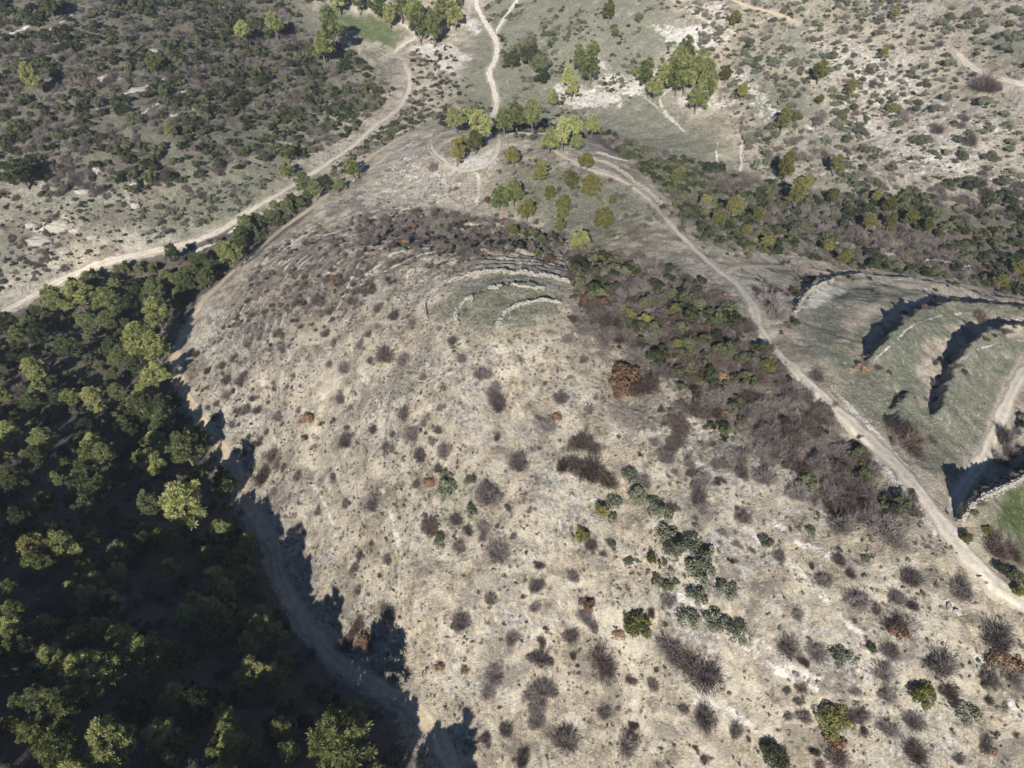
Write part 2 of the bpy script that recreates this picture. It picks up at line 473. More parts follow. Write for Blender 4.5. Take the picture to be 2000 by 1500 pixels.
M = {
 'ground': ground_material(),
 'pale': road_material("pale_track", (.42,.37,.29), (.56,.50,.41), (.68,.62,.52)),
 'tan': road_material("tan_track", (.38,.29,.19), (.54,.43,.30), (.64,.54,.40)),
 'white': road_material("white_track", (.52,.47,.39), (.66,.60,.51), (.76,.71,.62)),
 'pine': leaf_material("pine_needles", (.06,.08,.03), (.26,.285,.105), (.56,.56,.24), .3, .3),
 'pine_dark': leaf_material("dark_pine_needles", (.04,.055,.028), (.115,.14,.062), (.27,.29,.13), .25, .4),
 'pine_olive': leaf_material("olive_pine_needles", (.085,.09,.03), (.20,.195,.06), (.36,.33,.12), .3),
 'maquis': leaf_material("evergreen_leaves", (.03,.038,.02), (.075,.085,.042), (.165,.17,.09), .15, .5),
 'grey_green': leaf_material("grey_green_leaves", (.08,.088,.058), (.16,.172,.112), (.27,.275,.19), .15),
 'twig': leaf_material("grey_twigs", (.10,.082,.075), (.20,.17,.155), (.33,.29,.265), 0),
 'twig_red': leaf_material("brown_twigs", (.055,.042,.036), (.12,.088,.075), (.22,.165,.14), 0),
 'straw': leaf_material('dry_straw', (.12,.11,.075), (.22,.20,.15), (.38,.34,.26), .1),
 'rust': leaf_material("rust_leaves", (.12,.07,.045), (.25,.145,.09), (.40,.27,.17), .2, .5),
 'bark': stone_material("bark", (.07,.05,.04), (.12,.09,.07), (.19,.15,.12)),
 'stone': stone_material("pale_stone", (.33,.30,.25), (.52,.485,.42), (.68,.645,.58)),
 'rock': stone_material("grey_rock", (.34,.32,.30), (.52,.50,.46), (.70,.68,.63)),
}

# ------------------------------------------------------------------ object helpers
def tag(o, label=None, category=None, group=None, kind=None):
    if label: o['label'] = label
    if category: o['category'] = category
    if group: o['group'] = group
    if kind: o['kind'] = kind
    return o
def mesh_np(name, V, F, mat, smooth=False):
    """V (n,3), F (m,k) all the same k"""
    V = np.asarray(V, np.float32); F = np.asarray(F, np.int32)
    me = bpy.data.meshes.new(name)
    k = F.shape[1]
    me.vertices.add(len(V)); me.vertices.foreach_set('co', V.ravel())
    me.loops.add(F.size); me.loops.foreach_set('vertex_index', F.ravel())
    me.polygons.add(len(F)); me.polygons.foreach_set('loop_start', np.arange(0, F.size, k, dtype=np.int32))
    me.polygons.foreach_set('loop_total', np.full(len(F), k, np.int32))
    if smooth: me.polygons.foreach_set('use_smooth', np.ones(len(F), bool))
    me.update(calc_edges=True)
    me.materials.append(mat)
    return me
def obj(name, me, parent=None):
    o = bpy.data.objects.new(name, me); col.objects.link(o)
    if parent: o.parent = parent
    return o

# ------------------------------------------------------------------ ground sheet (finer near the lens, coarse towards the horizon)
ys = [-130.0]
while ys[-1] < 3000:
    y_ = ys[-1]
    dist = math.hypot(max(y_, 0), 115)
    step = .0034 * dist
    if y_ < 15: step = max(step, 1.6 if y_ < 0 else .8)
    if y_ > 620: step = .03 * y_
    ys.append(y_ + step)
ys = np.array(ys)
NU = 900
u = np.linspace(-1, 1, NU)
u = u * .60 + .40 * u ** 5
half = .75 * .7072 * (np.maximum(ys, 20) + 150) * 2.0
half = half + np.where(ys > 620, (ys - 620) * 1.2, 0)
XX = u[None, :] * half[:, None]; YY = np.repeat(ys[:, None], NU, 1)
ZZ = H(XX, YY)
far = sstep(600, 900, np.hypot(XX, YY))
ZZ = ZZ * (1 - far) + far * (40 + 60 * fbm(XX / 300, YY / 300, 77, 3))
ny = len(ys)
idx = np.arange(ny * NU).reshape(ny, NU)
F = np.stack([idx[:-1, :-1], idx[:-1, 1:], idx[1:, 1:], idx[1:, :-1]], -1).reshape(-1, 4)
V = np.stack([XX, YY, ZZ], -1).reshape(-1, 3)
me = mesh_np("hillside", V, F, M['ground'], True)
ground = obj("ground", me)
tag(ground, "pale dry hillside ground with valleys, terraces and ravines", kind='structure')

# cover weights.  (channel, strength, polygon, soft edge in metres)
G_, B_, U_, W_, L_, S_ = 'green', 'bare', 'rust', 'white', 'litter', 'lush'
COVER = [
 (G_, .50, [(-60,-60),(560,-60),(790,130),(790,190),(470,425),(200,505),(-60,620)], 6),
 (L_, .85, [(-60,-60),(560,-60),(700,150),(470,330),(250,380),(-60,330)], 10),
 (L_, .62, [(-60,380),(200,380),(470,330),(470,415),(200,500),(-60,580)], 8),
 (L_, .52, [(-60,120),(350,140),(300,380),(-60,380)], 10),
 (S_, .62, [(585,15),(640,10),(720,25),(800,55),(790,85),(760,105),(700,85),(640,50)], 5),
 (G_, .75, [(585,15),(640,10),(720,25),(800,55),(790,85),(760,105),(700,85),(640,50)], 5),
 (G_, .85, [(330,370),(560,270),(600,330),(470,425),(350,470),(250,450)], 8),
 (B_, .62, [(40,450),(110,410),(170,420),(160,450),(80,475)], 2.5),
 (B_, .55, [(90,480),(200,455),(260,470),(180,510),(100,500)], 3),
 (W_, 0.57, [(50,455),(110,415),(150,425),(140,445),(70,470)], 2),
 (W_, .48, [(230,360),(275,340),(290,400),(250,415)], 2),
 (W_, 0.50, [(170,160),(240,130),(260,150),(200,175)], 2),
 (L_, .95, [(-60,650),(0,615),(180,530),(340,490),(600,385),(620,405),(390,590),(335,680),(345,790),(460,960),(535,1130),(640,1300),(780,1390),(870,1560),(-60,1600)], 4),
 (G_, .35, [(-60,650),(0,615),(180,530),(150,700),(-60,760)], 8),
 # hill
 (L_, .9, [(1120,500),(1220,490),(1420,580),(1600,770),(1820,1020),(1700,1050),(1500,900),(1370,830),(1330,760),(1200,720),(1120,640)], 8),
 (L_, .55, [(1120,640),(1330,700),(1500,900),(1700,1050),(1650,1100),(1400,960),(1100,900)], 12),
 (L_, .42, [(500,880),(620,860),(660,1000),(780,1270),(760,1330),(650,1200),(560,1050)], 8),
 (L_, .38, [(820,900),(1000,900),(1060,1050),(900,1120),(800,1050)], 8),
 (G_, .42, [(1170,880),(1280,940),(1420,1080),(1480,1200),(1400,1280),(1280,1180),(1200,1050)], 8),
 (G_, .66, [(840,930),(960,930),(1020,1020),(920,1080),(840,1020)], 6),
 (L_, .44, [(1620,950),(1860,1080),(1900,1200),(1650,1080)], 10),
 (L_, .36, [(1250,1200),(1500,1220),(2000,1300),(2050,1600),(1400,1600),(1200,1400)], 14),
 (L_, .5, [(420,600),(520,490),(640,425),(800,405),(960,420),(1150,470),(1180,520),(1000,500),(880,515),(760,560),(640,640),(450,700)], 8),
 (L_, .46, [(1330,800),(1480,900),(1640,1000),(1700,1120),(1500,1080),(1350,930)], 8),
 (L_, .46, [(1600,1240),(1760,1200),(1900,1260),(1980,1400),(1800,1480),(1640,1380)], 8),
 (L_, .44, [(1050,1080),(1200,1120),(1220,1260),(1100,1300),(1020,1200)], 8),
 (L_, .42, [(380,640),(520,560),(620,560),(640,720),(560,800),(420,780)], 8),
 (L_, .44, [(900,1300),(1080,1330),(1160,1420),(1100,1520),(950,1500)], 8),
 (U_, .42, [(440,860),(560,850),(640,880),(600,980),(500,960)], 6),
 (U_, .40, [(1580,1420),(1700,1430),(1720,1500),(1600,1510)], 5),
 (U_, .42, [(670,1200),(740,1220),(760,1290),(690,1270)], 4),
 (S_, .46, [(835,935),(900,925),(920,965),(860,975)], 3),
 # knoll terraces
 (G_, .66, [(835,620),(840,590),(880,555),(960,535),(1060,545),(1110,575),(1050,640),(960,660),(900,645)], 3),
 (S_, .44, [(900,580),(1000,560),(1090,575),(1000,600),(930,620)], 3),
 # spur behind
 (W_, .44, [(650,400),(760,300),(850,270),(930,340),(940,410),(760,425)], 6), (B_, .45, [(650,400),(760,300),(850,270),(930,340),(940,410),(760,425)], 6),
 (G_, .42, [(640,400),(760,290),(850,270),(900,350),(860,400),(740,420)], 8),
 (B_, .50, [(850,330),(960,300),(980,360),(950,420),(830,410)], 6),
 (B_, .98, [(840,318),(880,305),(930,300),(965,268),(985,290),(975,330),(930,345),(880,340)], 3), (W_, .72, [(860,318),(930,305),(975,275),(975,320),(930,342),(880,338)], 3),
 (B_, .58, [(1080,300),(1150,310),(1200,350),(1130,345)], 3),
 (G_, .66, [(950,300),(1250,330),(1290,420),(1180,490),(960,440)], 8),
 (L_, .48, [(960,300),(1180,320),(1260,380),(1230,470),(960,430)], 8),
 (G_, .45, [(1200,430),(1290,430),(1430,560),(1300,540),(1190,490)], 6),
 # valley floor beyond
 (W_, .62, [(1240,40),(1330,45),(1420,60),(1440,95),(1380,110),(1300,100)], 4), (W_, .60, [(1140,140),(1260,140),(1340,165),(1280,190),(1150,185)], 4), (W_, .58, [(1060,170),(1100,160),(1240,185),(1220,215),(1090,210)], 3),
 (W_, .58, [(1330,180),(1400,170),(1450,200),(1410,225),(1330,220)], 3), (W_, .6, [(780,90),(850,75),(900,90),(930,115),(880,150),(840,130)], 3), (W_, .56, [(1420,120),(1470,130),(1540,235),(1500,245)], 2.5), (W_, .5, [(1300,0),(1420,0),(1450,40),(1340,50)], 4),
 (G_, .55, [(1440,-20),(1600,-20),(1640,120),(1500,160)], 8), (G_, .6, [(1520,150),(1640,160),(1620,240),(1500,300),(1440,260)], 8), (G_, .55, [(1840,180),(2060,180),(2060,260),(1900,240)], 8),
 (L_, .42, [(850,240),(860,150),(960,-60),(1320,-60),(1360,60),(1300,150)], 10), (G_, .60, [(850,240),(860,150),(960,-60),(1320,-60),(1360,60),(1300,150),(1450,260),(1470,340),(1300,330),(1100,240)], 10),
 (L_, .40, [(1000,60),(1150,80),(1150,160),(1000,160)], 8),
 (W_, 0.59, [(820,10),(865,10),(860,30),(825,32)], 3), (B_, .6, [(820,10),(865,10),(860,30),(825,32)], 3),
 (B_, .6, [(855,110),(900,90),(930,110),(890,145)], 3), (W_, 0.57, [(790,90),(830,80),(850,115),(830,130)], 3),
 (W_, 0.62, [(905,40),(945,30),(940,75),(915,70)], 3),
 (W_, 0.57, [(1160,150),(1290,135),(1330,160),(1280,180),(1180,175)], 3),
 (W_, 0.59, [(1290,50),(1400,40),(1420,85),(1330,95),(1290,80)], 3),
 (W_, 0.57, [(1330,10),(1420,20),(1460,50),(1380,45)], 3),
 (W_, 0.57, [(1060,165),(1230,185),(1210,210),(1090,205)], 3),
 (W_, 0.57, [(1100,120),(1180,110),(1210,140),(1150,150)], 3),
 (W_, .48, [(1420,130),(1460,140),(1530,230),(1480,240),(1430,180)], 3),
 (W_, 0.59, [(1300,180),(1420,190),(1400,220),(1320,215)], 3),
 (W_, 0.50, [(1260,190),(1290,210),(1330,255),(1300,250)], 2),
 # right far slope
 (G_, .42, [(1320,-60),(2100,-60),(2100,540),(1900,500),(1600,430),(1450,350),(1420,240),(1340,60)], 14),
 (B_, .46, [(1480,0),(2000,0),(2060,400),(1700,400),(1560,250)], 14),
 (W_, .47, [(1480,0),(1900,60),(2060,400),(1700,400),(1560,250)], 14),
 (G_, .75, [(1860,60),(2060,60),(2060,170),(1960,150)], 6), (S_, .3, [(1860,60),(2060,60),(2060,170),(1960,150)], 6),
 (G_, .80, [(1430,160),(1600,150),(1620,230),(1520,270),(1460,230)], 8),
 (L_, .9, [(1080,215),(1300,300),(1500,350),(1750,390),(2060,400),(2060,590),(1800,540),(1600,500),(1380,470),(1290,360),(1180,290)], 6),
 (G_, .6, [(1300,390),(1420,400),(1500,460),(1420,500),(1330,440)], 6),
 # terraced nose
 (G_, .66, [(1560,600),(1620,545),(1800,560),(2060,600),(2060,700),(2000,760),(1900,960),(1800,930),(1640,780),(1560,680)], 4),
 (S_, .10, [(1560,600),(1620,545),(1800,560),(2060,600),(2060,700),(2000,760),(1900,960),(1800,930),(1640,780),(1560,680)], 4),
 (W_, .8, [(1560,580),(1610,550),(1660,560),(1590,620)], 2),
 (B_, .98, [(1640,720),(1680,660),(1730,600),(1800,575),(1860,568),(1860,585),(1790,598),(1730,640),(1690,690)], 3), (B_, .95, [(1790,800),(1800,720),(1840,660),(1900,630),(1990,622),(1990,640),(1900,655),(1850,700),(1830,780)], 3),
 (B_, .75, [(1660,580),(1740,575),(1730,610),(1680,640),(1640,700),(1620,640)], 3),
 (B_, .8, [(1780,690),(1840,650),(1880,650),(1840,690),(1830,780),(1780,800)], 3),
 (B_, .45, [(1700,760),(1760,760),(1750,850),(1700,820)], 3),
 (B_, .55, [(1920,800),(1960,780),(1940,880),(1880,960),(1870,930)], 3),
 (S_, .70, [(1890,985),(1950,950),(2060,920),(2060,1090),(1950,1060),(1900,1040)], 3),
 (B_, .95, [(1770,880),(1830,930),(1900,1040),(1960,1110),(1900,1130),(1830,1060)], 3), (W_, .5, [(1820,1000),(1880,1020),(1930,1110),(1880,1130)], 4),
 (W_, .72, [(1600,760),(1680,800),(1760,890),(1720,920)], 3), (B_, .9, [(1590,750),(1690,800),(1790,900),(1740,930)], 4),
 (B_, .60, [(1740,880),(1800,930),(1900,1040),(1960,1120),(1880,1120),(1800,1020)], 4),
 (B_, .85, [(850,1305),(890,1275),(930,1262),(990,1275),(1035,1250),(1070,1238),(1065,1258),(1000,1292),(930,1285)], 2),
 (W_, .45, [(1840,1175),(1890,1180),(1880,1210),(1840,1200)], 2),
]
LINES = [
 (.55,.35,[(1700,715),(1738,677),(1775,643),(1815,622),(1855,614),(1920,616),(2010,625)]), (.55,.35,[(1868,720),(1895,692),(1925,674),(1965,664),(2010,662)]),
 (.7,.8,[(1610,760),(1680,830),(1740,890),(1800,960)]), (.65,.7,[(1640,770),(1710,840),(1780,920)]), (.75,.8,[(1850,1180),(1875,1190)]),
 (.75,.9,[(0,45),(60,20),(110,-10)]), (.7,.8,[(0,75),(60,50),(130,5)]), (.6,.8,[(60,85),(120,45),(150,20)]), (.7,.8,[(180,170),(240,130),(300,105)]), (.7,.7,[(240,185),(330,150)]),
 (.7,.7,[(270,225),(360,178),(400,185)]), (.6,.7,[(150,225),(200,210)]), (.7,1.0,[(370,495),(420,475),(470,440)]), (.8,.8,[(610,262),(640,240)]),
 (.75,.9,[(1035,95),(1055,110),(1065,125)]), (.75,.8,[(1090,185),(1140,195),(1200,200)]), (.8,.8,[(1130,180),(1190,182),(1240,180)]), (.7,.9,[(1195,150),(1250,170)]), (.75,.8,[(1310,170),(1290,200),(1330,250)]),
 (.7,.7,[(1260,190),(1290,215),(1340,258)]), (.75,.8,[(1430,140),(1470,180),(1520,220)]), (.8,.7,[(1450,262),(1448,300),(1446,350)]), (.7,.7,[(1400,280),(1402,330)]), (.7,.9,[(1340,15),(1380,40),(1430,60)]),
 (.7,.9,[(1300,50),(1350,62),(1400,68)]), (.65,.8,[(1420,72),(1480,45),(1530,25)]), (.65,.8,[(1500,175),(1560,140),(1650,110)]), (.6,.8,[(1480,310),(1560,340),(1680,330)]), (.6,.8,[(1700,250),(1800,300),(1900,330)]),
 (.65,.8,[(1750,300),(1830,310),(1950,380)]), (.6,.8,[(1560,230),(1650,300),(1720,340)]), (.6,.8,[(1820,190),(1900,240),(1990,260)]),
 (.7,1.0,[(905,330),(935,345),(932,400)]), (.7,.9,[(850,335),(870,360)]), (.7,.8,[(655,380),(720,330),(800,280)]),
 (.6,.7,[(600,940),(630,980),(650,1030)]), (.5,.8,[(740,920),(760,1000),(790,1090)]), (.5,.9,[(700,720),(740,800),(745,860)]), (.55,.8,[(1290,1150),(1420,1220),(1600,1330)]),
 (.5,.8,[(1540,1100),(1640,1200),(1720,1280)]), (.55,.8,[(1440,1260),(1530,1310),(1600,1350)]), (.5,.8,[(1340,1360),(1450,1400),(1560,1500)]), (.55,.8,[(1900,1280),(1960,1360),(2010,1420)]),
 (.55,.9,[(1350,900),(1400,960),(1480,1050)]), (.5,.8,[(1480,990),(1560,1060),(1620,1090)]), (.6,1.2,[(1700,880),(1770,960),(1830,1040)]),
]
chan = {c: np.zeros(XX.shape, np.float32) for c in (G_, B_, U_, W_, L_, S_)}
jx = (fbm(XX / 9, YY / 9, 51, 3) - .5) * 9; jy = (fbm(XX / 9, YY / 9, 61, 3) - .5) * 9
inreach = (YY < 640)
for ch, st, poly, w in COVER:
    wp = wpoly(poly)
    m_ = soft(wp, XX + jx, YY + jy, w * 1.6)
    chan[ch] = np.maximum(chan[ch], (m_ * st).astype(np.float32))
for line, hw, k in RW.values():
    d, _, _ = dist_line(line, XX + jx * .12, YY + jy * .12, 9)
    chan[B_] = np.maximum(chan[B_], .58 * (1 - sstep(hw * .6, hw + 1.6, d)))
    keep = sstep(hw * .6, hw + 1.5, d)
    for q in (G_, L_, S_, U_): chan[q] = chan[q] * keep
# contour risers carry pale stone
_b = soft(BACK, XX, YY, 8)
_w = (H_base(XX, YY) + 2.2 * fbm(XX / 22, YY / 22, 31, 3) + .9 * fbm(XX / 5, YY / 5, 33, 2)) / 1.9
_f = _w - np.floor(_w)
_line = np.clip(1 - np.abs(_f - .78) / .13, 0, 1) * (_b * .55 + soft(HILLP, XX, YY, 5) * .22) * sstep(.42, .60, fbm(XX / 9, YY / 9, 188, 4)) * 1.3
chan[W_] = np.maximum(chan[W_], (_line * (.45 + .9 * fbm(XX / 7, YY / 7, 88, 3))).astype(np.float32))
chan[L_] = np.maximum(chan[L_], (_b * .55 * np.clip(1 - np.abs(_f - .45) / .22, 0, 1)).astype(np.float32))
# thin pale lines: old terrace edges, gullies and goat tracks
for st, wdt, pts in LINES:
    d, _, t_ = dist_line(wline(pts, 6), XX + jx * .2, YY + jy * .2, 9)
    chan[W_] = np.maximum(chan[W_], (st * (1 - sstep(wdt * .4, wdt * 1.6, d)) * (.6 + .7 * fbm(XX / 5, YY / 5, 91, 2))).astype(np.float32))
ca = np.stack([chan[G_], chan[B_], chan[U_], np.ones(XX.shape)], -1).astype(np.float32)
cb = np.stack([chan[W_], chan[L_], chan[S_], np.ones(XX.shape)], -1).astype(np.float32)
for nm, arr in (("cover_a", ca), ("cover_b", cb)):
    at = me.attributes.new(nm, 'FLOAT_COLOR', 'POINT')
    at.data.foreach_set('color', arr.reshape(-1))

# ------------------------------------------------------------------ roads and paths, laid on the ground
ROAD_LABEL = {
 'valley_road': "pale dirt road winding up the valley below the scrubby slope",
 'valley_road_beyond': "short pale road bend beside the green field above the valley",
 'hill_foot_path': "tan dirt path curving round the foot of the hill beside the pines",
 'crest_track': "pale stony track running along the crest beside the dark thicket",
 'knoll_side_track': "tan side track leaving the crest track towards the ravine",
 'north_path': "white dirt path climbing the grassy slope beyond the ravine",
 'north_path_branch': "thin white path forking off the path on the far grassy slope",
 'terrace_path': "pale strip of track crossing the curved terraces",
 'terrace_loop_path': "pale looping path round the pines on the spur",
 'ridge_path': "thin tan path across the top of the far slope",
 'field_edge_path': "pale path along the edge of the green field on the far slope",
}
for name, (line, hw, kind) in RW.items():
    seg = np.hypot(*np.diff(line, axis=0).T); cum = np.concatenate([[0], np.cumsum(seg)])
    k = max(8, int(cum[-1] / .8))
    s = np.linspace(0, cum[-1], k)
    cx_ = np.interp(s, cum, line[:, 0]); cy_ = np.interp(s, cum, line[:, 1])
    for _ in range(4):
        cx_[1:-1] = (cx_[:-2] + 2 * cx_[1:-1] + cx_[2:]) / 4; cy_[1:-1] = (cy_[:-2] + 2 * cy_[1:-1] + cy_[2:]) / 4
    tx = np.gradient(cx_); ty = np.gradient(cy_); L = np.hypot(tx, ty) + 1e-9; tx /= L; ty /= L
    NA = 9
    acr = np.linspace(-1, 1, NA)
    grow = 1 + (1.1 * sstep(.45, .9, s / cum[-1]) if name == 'crest_track' else 0)
    taper = grow * np.clip(np.minimum(s, cum[-1] - s) / 4, .25, 1)
    wl = hw * (.4 + 1.2 * fbm(s / 3.0, s * 0 + 3, 5, 4)) * taper; wr = hw * (.4 + 1.2 * fbm(s / 3.0, s * 0 + 9, 8, 4)) * taper
    wid = np.where(acr[None, :] < 0, wl[:, None], wr[:, None])
    x_ = cx_[:, None] - ty[:, None] * acr * wid; y_ = cy_[:, None] + tx[:, None] * acr * wid
    z_ = H(x_, y_) + .14 - .12 * np.abs(acr[None, :]) ** 4
    Vr = np.stack([x_, y_, z_], -1).reshape(-1, 3)
    ii = np.arange(k * NA).reshape(k, NA)
    Fr = np.stack([ii[:-1, :-1], ii[:-1, 1:], ii[1:, 1:], ii[1:, :-1]], -1).reshape(-1, 4)
    rm = mesh_np(name, Vr, Fr, M[kind], True)
    at = rm.attributes.new('across', 'FLOAT', 'POINT'); at.data.foreach_set('value', np.tile(acr, k).astype(np.float32))
    o = obj('road' if name == 'valley_road' else 'path', rm)
    tag(o, ROAD_LABEL[name], kind='structure')

# ------------------------------------------------------------------ foliage shapes (unit radius)
def quads(c, a, b):
    """quads centred at c with half axes a, b"""
    V = np.stack([c - a - b, c + a - b, c + a + b, c - a + b], 1).reshape(-1, 3)
    return V, np.arange(len(V)).reshape(-1, 4)
def unit(v): return v / (np.linalg.norm(v, axis=-1, keepdims=True) + 1e-9)
def rdir(g, n_): return unit(g.normal(size=(n_, 3)))
def leaves(g, centres, radii, per, size, flat=.8, aspect=.6):
    Cs, As, Bs = [], [], []
    for c, r in zip(centres, radii):
        m_ = int(per * r * r * 40) + 14
        d = rdir(g, m_)
        rad = r * g.uniform(.55, 1.08, m_) ** .6
        p = c + d * rad[:, None] * np.array([1, 1, flat])
        nrm = unit(d + .9 * rdir(g, m_))
        t = unit(np.cross(nrm, rdir(g, m_)))
        s = size * g.uniform(.6, 1.4, m_)
        Cs.append(p); As.append(t * s[:, None]); Bs.append(unit(np.cross(nrm, t)) * (s * aspect)[:, None])
    return quads(np.vstack(Cs), np.vstack(As), np.vstack(Bs))
def tube(pts, rads, k=5):
    pts = np.array(pts, float); V = []; F = []
    for i, (p, r) in enumerate(zip(pts, rads)):
        t = unit(pts[min(i + 1, len(pts) - 1)] - pts[max(i - 1, 0)])
        a = unit(np.cross(t, [.3, .9, .1])); b = np.cross(t, a)
        for j in range(k):
            an = 2 * math.pi * j / k
            V.append(p + r * (math.cos(an) * a + math.sin(an) * b))
    for i in range(len(pts) - 1):
        for j in range(k):
            F.append([i * k + j, i * k + (j + 1) % k, (i + 1) * k + (j + 1) % k, (i + 1) * k + j])
    return np.array(V), np.array(F)
def join(parts):
    Vs, Fs, o_ = [], [], 0
    for V_, F_ in parts:
        Vs.append(V_); Fs.append(F_ + o_); o_ += len(V_)
    return np.vstack(Vs), np.vstack(Fs)

def pine_shape(seed):
    g = np.random.default_rng(seed)
    hgt = g.uniform(1.8, 2.8)
    parts = [tube([(0, 0, -.3), (.03, .02, hgt * .4), (g.uniform(-.1, .1), g.uniform(-.1, .1), hgt * .97)], [.085, .06, .02], 6)]
    cs, rs = [], []
    nb = 30
    gap = g.uniform(0, 6.28)
    for i in range(nb):
        f = (i + .5) / nb
        z = hgt * (.34 + .62 * f)
        ext = (math.sin(min(1, (1 - f) * 1.25 + .12) * math.pi / 2)) * g.uniform(.55, 1.05) * (.95 if f < .9 else .6)
        an = i * 2.399 + g.uniform(-.6, .6)
        ext *= 1 - .35 * max(0, math.cos(an - gap)) * (1 - f)
        tip = np.array([math.cos(an) * ext, math.sin(an) * ext, z + g.uniform(.0, .22)])
        root = np.array([0, 0, z - .25 * ext])
        parts.append(tube([root, (root + tip) / 2 + [0, 0, -.03], tip], [.03, .02, .008], 4))
        cs.append(tip); rs.append(g.uniform(.14, .27))
        if ext > .45:
            for q in range(2):
                off = rdir(g, 1)[0] * .24 * [1, 1, .5]
                cs.append(tip * [.72, .72, 1] + off); rs.append(g.uniform(.14, .23))
    # needle tufts: short thin blades bristling up and out
    Cs, As, Bs = [], [], []
    for c, r in zip(cs, rs):
        m_ = 120
        d = unit(rdir(g, m_) + [0, 0, .35])
        p = c + d * (r * g.uniform(.35, 1.0, m_))[:, None] * [1, 1, .8]
        side = unit(np.cross(d, rdir(g, m_)))
        Cs.append(p); As.append(d * (g.uniform(.04, .085, m_))[:, None]); Bs.append(side * g.uniform(.007, .014, m_)[:, None])
    crown = quads(np.vstack(Cs), np.vstack(As), np.vstack(Bs))
    trunk = join(parts)
    return crown, trunk, hgt
def evergreen_shape(seed, h=1.25):
    g = np.random.default_rng(seed)
    cs, rs = [], []
    for i in range(26):
        d = rdir(g, 1)[0]; d[2] = abs(d[2])
        rr = g.uniform(.35, .82)
        cs.append(np.array([d[0] * rr, d[1] * rr, .42 * h + d[2] * rr * h * .72])); rs.append(g.uniform(.2, .34))
    crown = leaves(g, cs, rs, 34, .042, .85)
    parts = []
    for i in range(5):
        an = i * 1.3 + g.uniform(0, .5); q = g.uniform(.25, .55)
        parts.append(tube([(0, 0, -.25), (math.cos(an) * q * .4, math.sin(an) * q * .4, .35 * h), (math.cos(an) * q, math.sin(an) * q, .8 * h)], [.07, .045, .015], 5))
    return crown, join(parts)
def shrub_shape(seed, h=.8, size=.055, lumps=13, per=26):
    g = np.random.default_rng(seed)
    cs, rs = [], []
    ax = g.uniform(.8, 1.15)
    for i in range(lumps):
        an = g.uniform(0, 6.28); rr = g.uniform(0, .78) ** .7
        cs.append(np.array([math.cos(an) * rr * ax, math.sin(an) * rr / ax, h * (.18 + .52 * (1 - rr * .75) * g.uniform(.7, 1.15))])); rs.append(g.uniform(.22, .38))
    parts = [leaves(g, cs, rs, per, size, .8)]
    for i in range(4):
        an = i * 1.6 + g.uniform(0, .6)
        parts.append(tube([(0, 0, -.2), (math.cos(an) * .35, math.sin(an) * .35, .4 * h)], [.05, .02], 4))
    return join(parts)
def bare_shape(seed, h=1.0, twigs=900, tree=False, fine=1.0):
    """leafless shrub: stems forking into ever finer twigs"""
    g = np.random.default_rng(seed)
    parts = []
    Cs, As, Bs = [], [], []
    ns = 15
    ends = []
    for i in range(ns):
        an = i * 2.4 + g.uniform(-.3, .3); lean = g.uniform(.05, .85)
        base = np.array([g.uniform(-.08, .08), g.uniform(-.08, .08), -.2 if not tree else -.2])
        mid = np.array([math.cos(an) * lean * .5, math.sin(an) * lean * .5, h * .4])
        end = np.array([math.cos(an) * lean, math.sin(an) * lean, h * g.uniform(.7, .95)])
        parts.append(tube([base, mid, end], [.03, .018, .008], 4))
        for q in range(7):
            f = g.uniform(.3, 1)
            s0 = mid + (end - mid) * f
            d = unit(unit(end - mid) + rdir(g, 1)[0] * .9)
            e = s0 + d * g.uniform(.2, .5); e[2] = max(e[2], .08)
            parts.append(tube([s0, e], [.009, .004], 3))
            ends.append((s0, e))
    m_ = twigs
    # twigs fill a lumpy dome, fanning up and out from the root
    d0 = rdir(g, m_); d0[:, 2] = np.abs(d0[:, 2])
    lob = 1 + .16 * np.sin(3 * np.arctan2(d0[:, 1], d0[:, 0]) + g.uniform(0, 6)) + .10 * np.sin(7 * np.arctan2(d0[:, 1], d0[:, 0]) + g.uniform(0, 6)) + .12 * g.normal(size=m_)
    c = d0 * (g.uniform(0, 1, m_) ** .45 * .9 * lob)[:, None] * np.array([1, 1, h * .92])
    c[:, 2] += .05
    nl = int(g.integers(2, 5)); lc = g.normal(size=(nl, 3)) * [.34, .34, 0]; lr = g.uniform(.45, .8, nl); lc[0] = 0; lr[0] = .82
    pk = g.choice(nl, m_, p=lr ** 2 / (lr ** 2).sum())
    c = c * lr[pk][:, None] + lc[pk]
    d = unit(c - np.array([0, 0, -.35]) + rdir(g, m_) * .45)
    ln = g.uniform(.05, .14, (m_, 1))
    side = unit(np.cross(d, rdir(g, m_))) * g.uniform(.004, .0085, (m_, 1)) * fine
    parts.append(quads(c, d * ln, side))
    return join(parts)

HIDE = {}
def variant(name, shape, mat): return mesh_np(name, shape[0], shape[1], mat)
LIB = {}      # kind -> list of (crown mesh, trunk mesh or None, crown centre height in radii)
def lib(kind, n_, fn): LIB[kind] = [fn(i) for i in range(n_)]
def mk_pine(mat, s0):
    def f(i):
        cr, tr, hh = pine_shape(s0 + i)
        return (variant('crown', cr, M[mat]), variant('trunk', tr, M['bark']), hh * .68)
    return f
def mk_ever(mat, s0):
    def f(i):
        cr, tr = evergreen_shape(s0 + i)
        return (variant('crown', cr, M[mat]), variant('trunk', tr, M['bark']), .8)
    return f
def mk_shrub(mat, s0, h, **kw):
    def f(i): return (variant('foliage', shrub_shape(s0 + i, h, **kw), M[mat]), None, h * .45)
    return f
def mk_bare(mat, s0, h, tw):
    def f(i): return (variant('twigs', bare_shape(s0 + i, h, tw), M[mat]), None, h * .5)
    return f
lib('pine', 7, mk_pine('pine', 100)); lib('pineD', 5, mk_pine('pine_dark', 150)); lib('olive', 3, mk_pine('pine_olive', 200))
